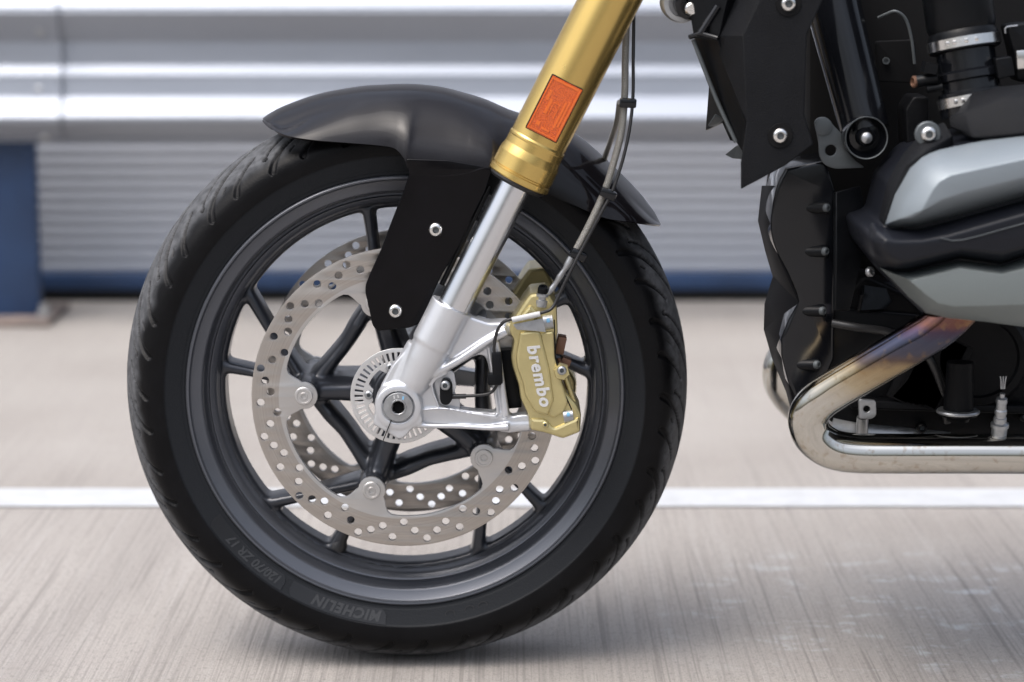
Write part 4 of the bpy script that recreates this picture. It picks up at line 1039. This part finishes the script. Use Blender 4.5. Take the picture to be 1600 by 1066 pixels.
# dark head body behind the silver covers
head = plate('cylinder_head', rounded(px2([(1352, 362), (1384, 352), (1400, 290), (1440, 245), (1520, 222), (1760, 185), (1760, 500), (1600, 498), (1480, 488), (1442, 490), (1405, 455), (1372, 414), (1358, 395)], -.285), .006), [], -.288, -.15, .004, M['band'], bike)
A0 = [(1381, 352), (1397, 303), (1420, 262), (1440, 244), (1468, 234), (1520, 223), (1600, 208), (1760, 182), (1760, 276), (1600, 309), (1490, 339), (1436, 354), (1400, 357)]
A1 = [(1386, 350), (1401, 305), (1424, 266), (1443, 249), (1470, 239), (1521, 228), (1600, 213), (1760, 187), (1760, 272), (1600, 305), (1490, 335), (1436, 350), (1403, 353)]
A2 = [(1404, 343), (1418, 315), (1440, 282), (1454, 266), (1475, 258), (1525, 248), (1600, 233), (1760, 205), (1760, 258), (1600, 290), (1495, 316), (1452, 332), (1425, 341)]
A3 = [(1440, 330), (1448, 314), (1458, 296), (1468, 284), (1486, 274), (1530, 264), (1600, 249), (1760, 222), (1760, 246), (1600, 278), (1510, 300), (1474, 312), (1452, 325)]
shell('rocker_cover', [ringpts(A0, -.285), ringpts(A1, -.298), [(a, b, -.318 if i < 9 else -.325) for i, (a, b) in enumerate(A2)], ringpts(A3, -.331)], M['silverpaint'], head)
B0 = [(1354, 372), (1362, 346), (1384, 356), (1436, 358), (1490, 344), (1600, 313), (1760, 280), (1760, 358), (1640, 386), (1600, 401), (1565, 413), (1500, 404), (1420, 424), (1398, 424), (1374, 416), (1360, 398)]
B1 = [(1362, 374), (1368, 360), (1390, 364), (1440, 365), (1492, 351), (1600, 320), (1760, 287), (1760, 354), (1640, 381), (1600, 396), (1565, 407), (1500, 398), (1420, 418), (1402, 418), (1380, 410), (1367, 396)]
B2 = [(1380, 380), (1386, 374), (1402, 377), (1440, 376), (1480, 369), (1600, 335), (1760, 303), (1760, 346), (1640, 372), (1600, 387), (1565, 397), (1500, 390), (1424, 408), (1408, 408), (1394, 402), (1384, 392)]
shell('cover_band', [ringpts(B0, -.288), [(a, b, -.312) for a, b in B1], [(a, b, -.326) for a, b in B2]], M['band'], head)
C0 = [(1374, 418), (1398, 425), (1420, 425), (1500, 406), (1565, 415), (1600, 403), (1640, 389), (1760, 362), (1760, 522), (1600, 511), (1540, 503), (1480, 497), (1446, 489), (1418, 464), (1392, 436)]
C1 = [(1386, 424), (1402, 430), (1423, 430), (1500, 411), (1565, 420), (1600, 408), (1640, 394), (1760, 367), (1760, 516), (1600, 506), (1540, 498), (1482, 492), (1450, 484), (1424, 460), (1400, 434)]
C2 = [(1418, 436), (1424, 440), (1434, 436), (1500, 420), (1565, 429), (1604, 420), (1644, 406), (1760, 380), (1760, 470), (1600, 476), (1540, 478), (1492, 479), (1466, 474), (1446, 460), (1430, 446)]
M['lowerpaint'] = mat('grey_green_cover_paint', (0.165, 0.185, 0.182), 0.46, metal=0.4, var=0.03, vscale=900, bump=0.03, bscale=600)
shell('lower_head_cover', [ringpts(C0, -.285), [(a, b, -.300) for a, b in C1], [(a, b, -.322) for a, b in C2]], M['lowerpaint'], head)
# fine line moulded in the band
MB().tube(path([(1470, 372, -.3268), (1504, 375, -.3268), (1600, 349, -.3268), (1720, 318, -.3268)], 3), .0005, 8).build('moulded_line', M['bracket'], head)

# ---- exhaust header
def pipe_material():
    m = mat('heat_tinted_chrome', (.66, .64, .60), .10, metal=1.0, rvar=.05, vscale=14)
    N, L = m.node_tree.nodes, m.node_tree.links; b = N['Principled BSDF']
    tc = nm(N, 'ShaderNodeTexCoord'); sp = nm(N, 'ShaderNodeSeparateXYZ'); L.new(tc.outputs['Object'], sp.inputs[0])
    nz = nm(N, 'ShaderNodeTexNoise'); nz.inputs['Scale'].default_value = 22; nz.inputs['Detail'].default_value = 5; L.new(tc.outputs['Object'], nz.inputs['Vector'])
    # distance along the upper run, warped a little
    z0 = P(1470, 505, -.26).z; z1 = P(1262, 640, -.20).z
    rg_ = nm(N, 'ShaderNodeMapRange'); rg_.inputs[1].default_value = z0; rg_.inputs[2].default_value = z1; L.new(sp.outputs['Z'], rg_.inputs[0])
    ad = nm(N, 'ShaderNodeMath', operation='MULTIPLY_ADD'); L.new(nz.outputs['Fac'], ad.inputs[0]); ad.inputs[1].default_value = .30; L.new(rg_.outputs[0], ad.inputs[2])
    rp = nm(N, 'ShaderNodeValToRGB'); L.new(ad.outputs[0], rp.inputs[0])
    el = rp.color_ramp.elements
    el[0].position = .08; el[0].color = (.42, .26, .13, 1); el[1].position = 1.0; el[1].color = (.56, .54, .49, 1)
    for p_, c in ((.16, (.17, .08, .06, 1)), (.24, (.075, .055, .085, 1)), (.33, (.07, .075, .11, 1)), (.46, (.085, .083, .11, 1)), (.54, (.13, .095, .08, 1)), (.62, (.36, .27, .16, 1)), (.78, (.47, .40, .28, 1))):
        e = el.new(p_); e.color = c
    n2 = nm(N, 'ShaderNodeTexNoise'); n2.inputs['Scale'].default_value = 120; n2.inputs['Detail'].default_value = 4; L.new(tc.outputs['Object'], n2.inputs['Vector'])
    r2 = nm(N, 'ShaderNodeMapRange'); r2.inputs[1].default_value = .58; r2.inputs[2].default_value = .70; r2.inputs[4].default_value = .35; L.new(n2.outputs['Fac'], r2.inputs[0])
    x = nm(N, 'ShaderNodeMix', data_type='RGBA'); L.new(r2.outputs[0], x.inputs[0]); L.new(rp.outputs[0], x.inputs[6]); x.inputs[7].default_value = (.30, .19, .09, 1)
    L.new(x.outputs[2], b.inputs['Base Color'])
    return m
M['pipe'] = pipe_material()
pp = path([(1515, 462, -.27), (1496, 486, -.262), (1464, 514, -.255), (1420, 541, -.245), (1350, 582, -.225), (1306, 608, -.212), (1280, 626, -.205), (1265, 645, -.200), (1263, 664, -.198), (1273, 684, -.196), (1298, 701, -.195), (1335, 708, -.195), (1400, 709, -.195), (1500, 709, -.195), (1620, 709.5, -.195), (1760, 710, -.195)], 8)
rp_ = 31.5*S(1400, 700, -.20)
pipe = MB().tube(pp, rp_, 48).build('exhaust_header', M['pipe'], bike, 60)
# far header, seen low behind the covers
MB().tube(path([(1262, 520, .20), (1228, 560, .20), (1221, 588, .20), (1230, 612, .20), (1258, 640, .20), (1305, 664, .18), (1360, 672, .10), (1420, 690, .0)], 8), rp_*1.1, 32).build('far_exhaust_header', M['pipe'], bike, 60)
MB().tube(path([(1296, 668, -.12), (1340, 676, -.12), (1400, 682, -.12), (1480, 690, -.12)], 5), rp_*.8, 24).build('exhaust_link_pipe', M['steel_dull'], bike)
# small tab with a threaded hole
q = P(1351, 640, -.16)
plate('pipe_tab', rounded(px2([(1341, 623), (1368, 625), (1369, 648), (1362, 654), (1342, 654)], -.16), .003), [circ(P(1353.5, 638.5, -.16).x, P(1353.5, 638.5, -.16).z, .0034, 16)], -.163, -.157, .0008, M['steel_dull'], bike)
MB().tube([P(1348, 652, -.155), P(1347, 678, -.15)], .006, 14).build('tab_stem', M['steel_dull'], bike)
# oxygen sensor standing on the header
l0, l1 = P(1560, 690, -.193), P(1567, 604, -.205); ld = (l1-l0).normalized(); LL = (l1-l0).length
mb = MB(); k_ = S(1560, 650, -.2)
mb.rev([(19*k_, -.004), (19*k_, 3*k_), (17*k_, 6*k_), (17*k_, 9*k_), (12*k_, 12*k_), (12*k_, 24*k_), (14*k_, 25*k_), (14*k_, 31*k_), (10*k_, 33*k_), (10*k_, 41*k_), (8.5*k_, 42*k_), (8.5*k_, 47*k_), (9.5*k_, 48*k_), (9.5*k_, 54*k_), (8*k_, 56*k_), (8*k_, 66*k_), (9*k_, 67*k_), (8.4*k_, 74*k_), (4*k_, 76*k_), (4*k_, 82*k_)], l0, ld, 24)
lam = mb.build('oxygen_sensor', M['steel_dull'], bike, 30)
MB().rev([(21*k_, -.001), (20*k_, 5*k_), (17*k_, 8*k_)], l0+ld*.002, ld, 6).build('sensor_nut', M['steel'], lam, 25)
mb = MB()
for dx in (-2.5, 0, 2.5): mb.tube([l1+Vector((dx*k_, 0, -4*k_)), l1+Vector((dx*k_*1.3, 0, 9*k_)), l1+Vector((dx*k_*1.8, 0, 16*k_))], 1.1*k_, 8)
mb.build('sensor_wires', M['steel_dull'], lam)
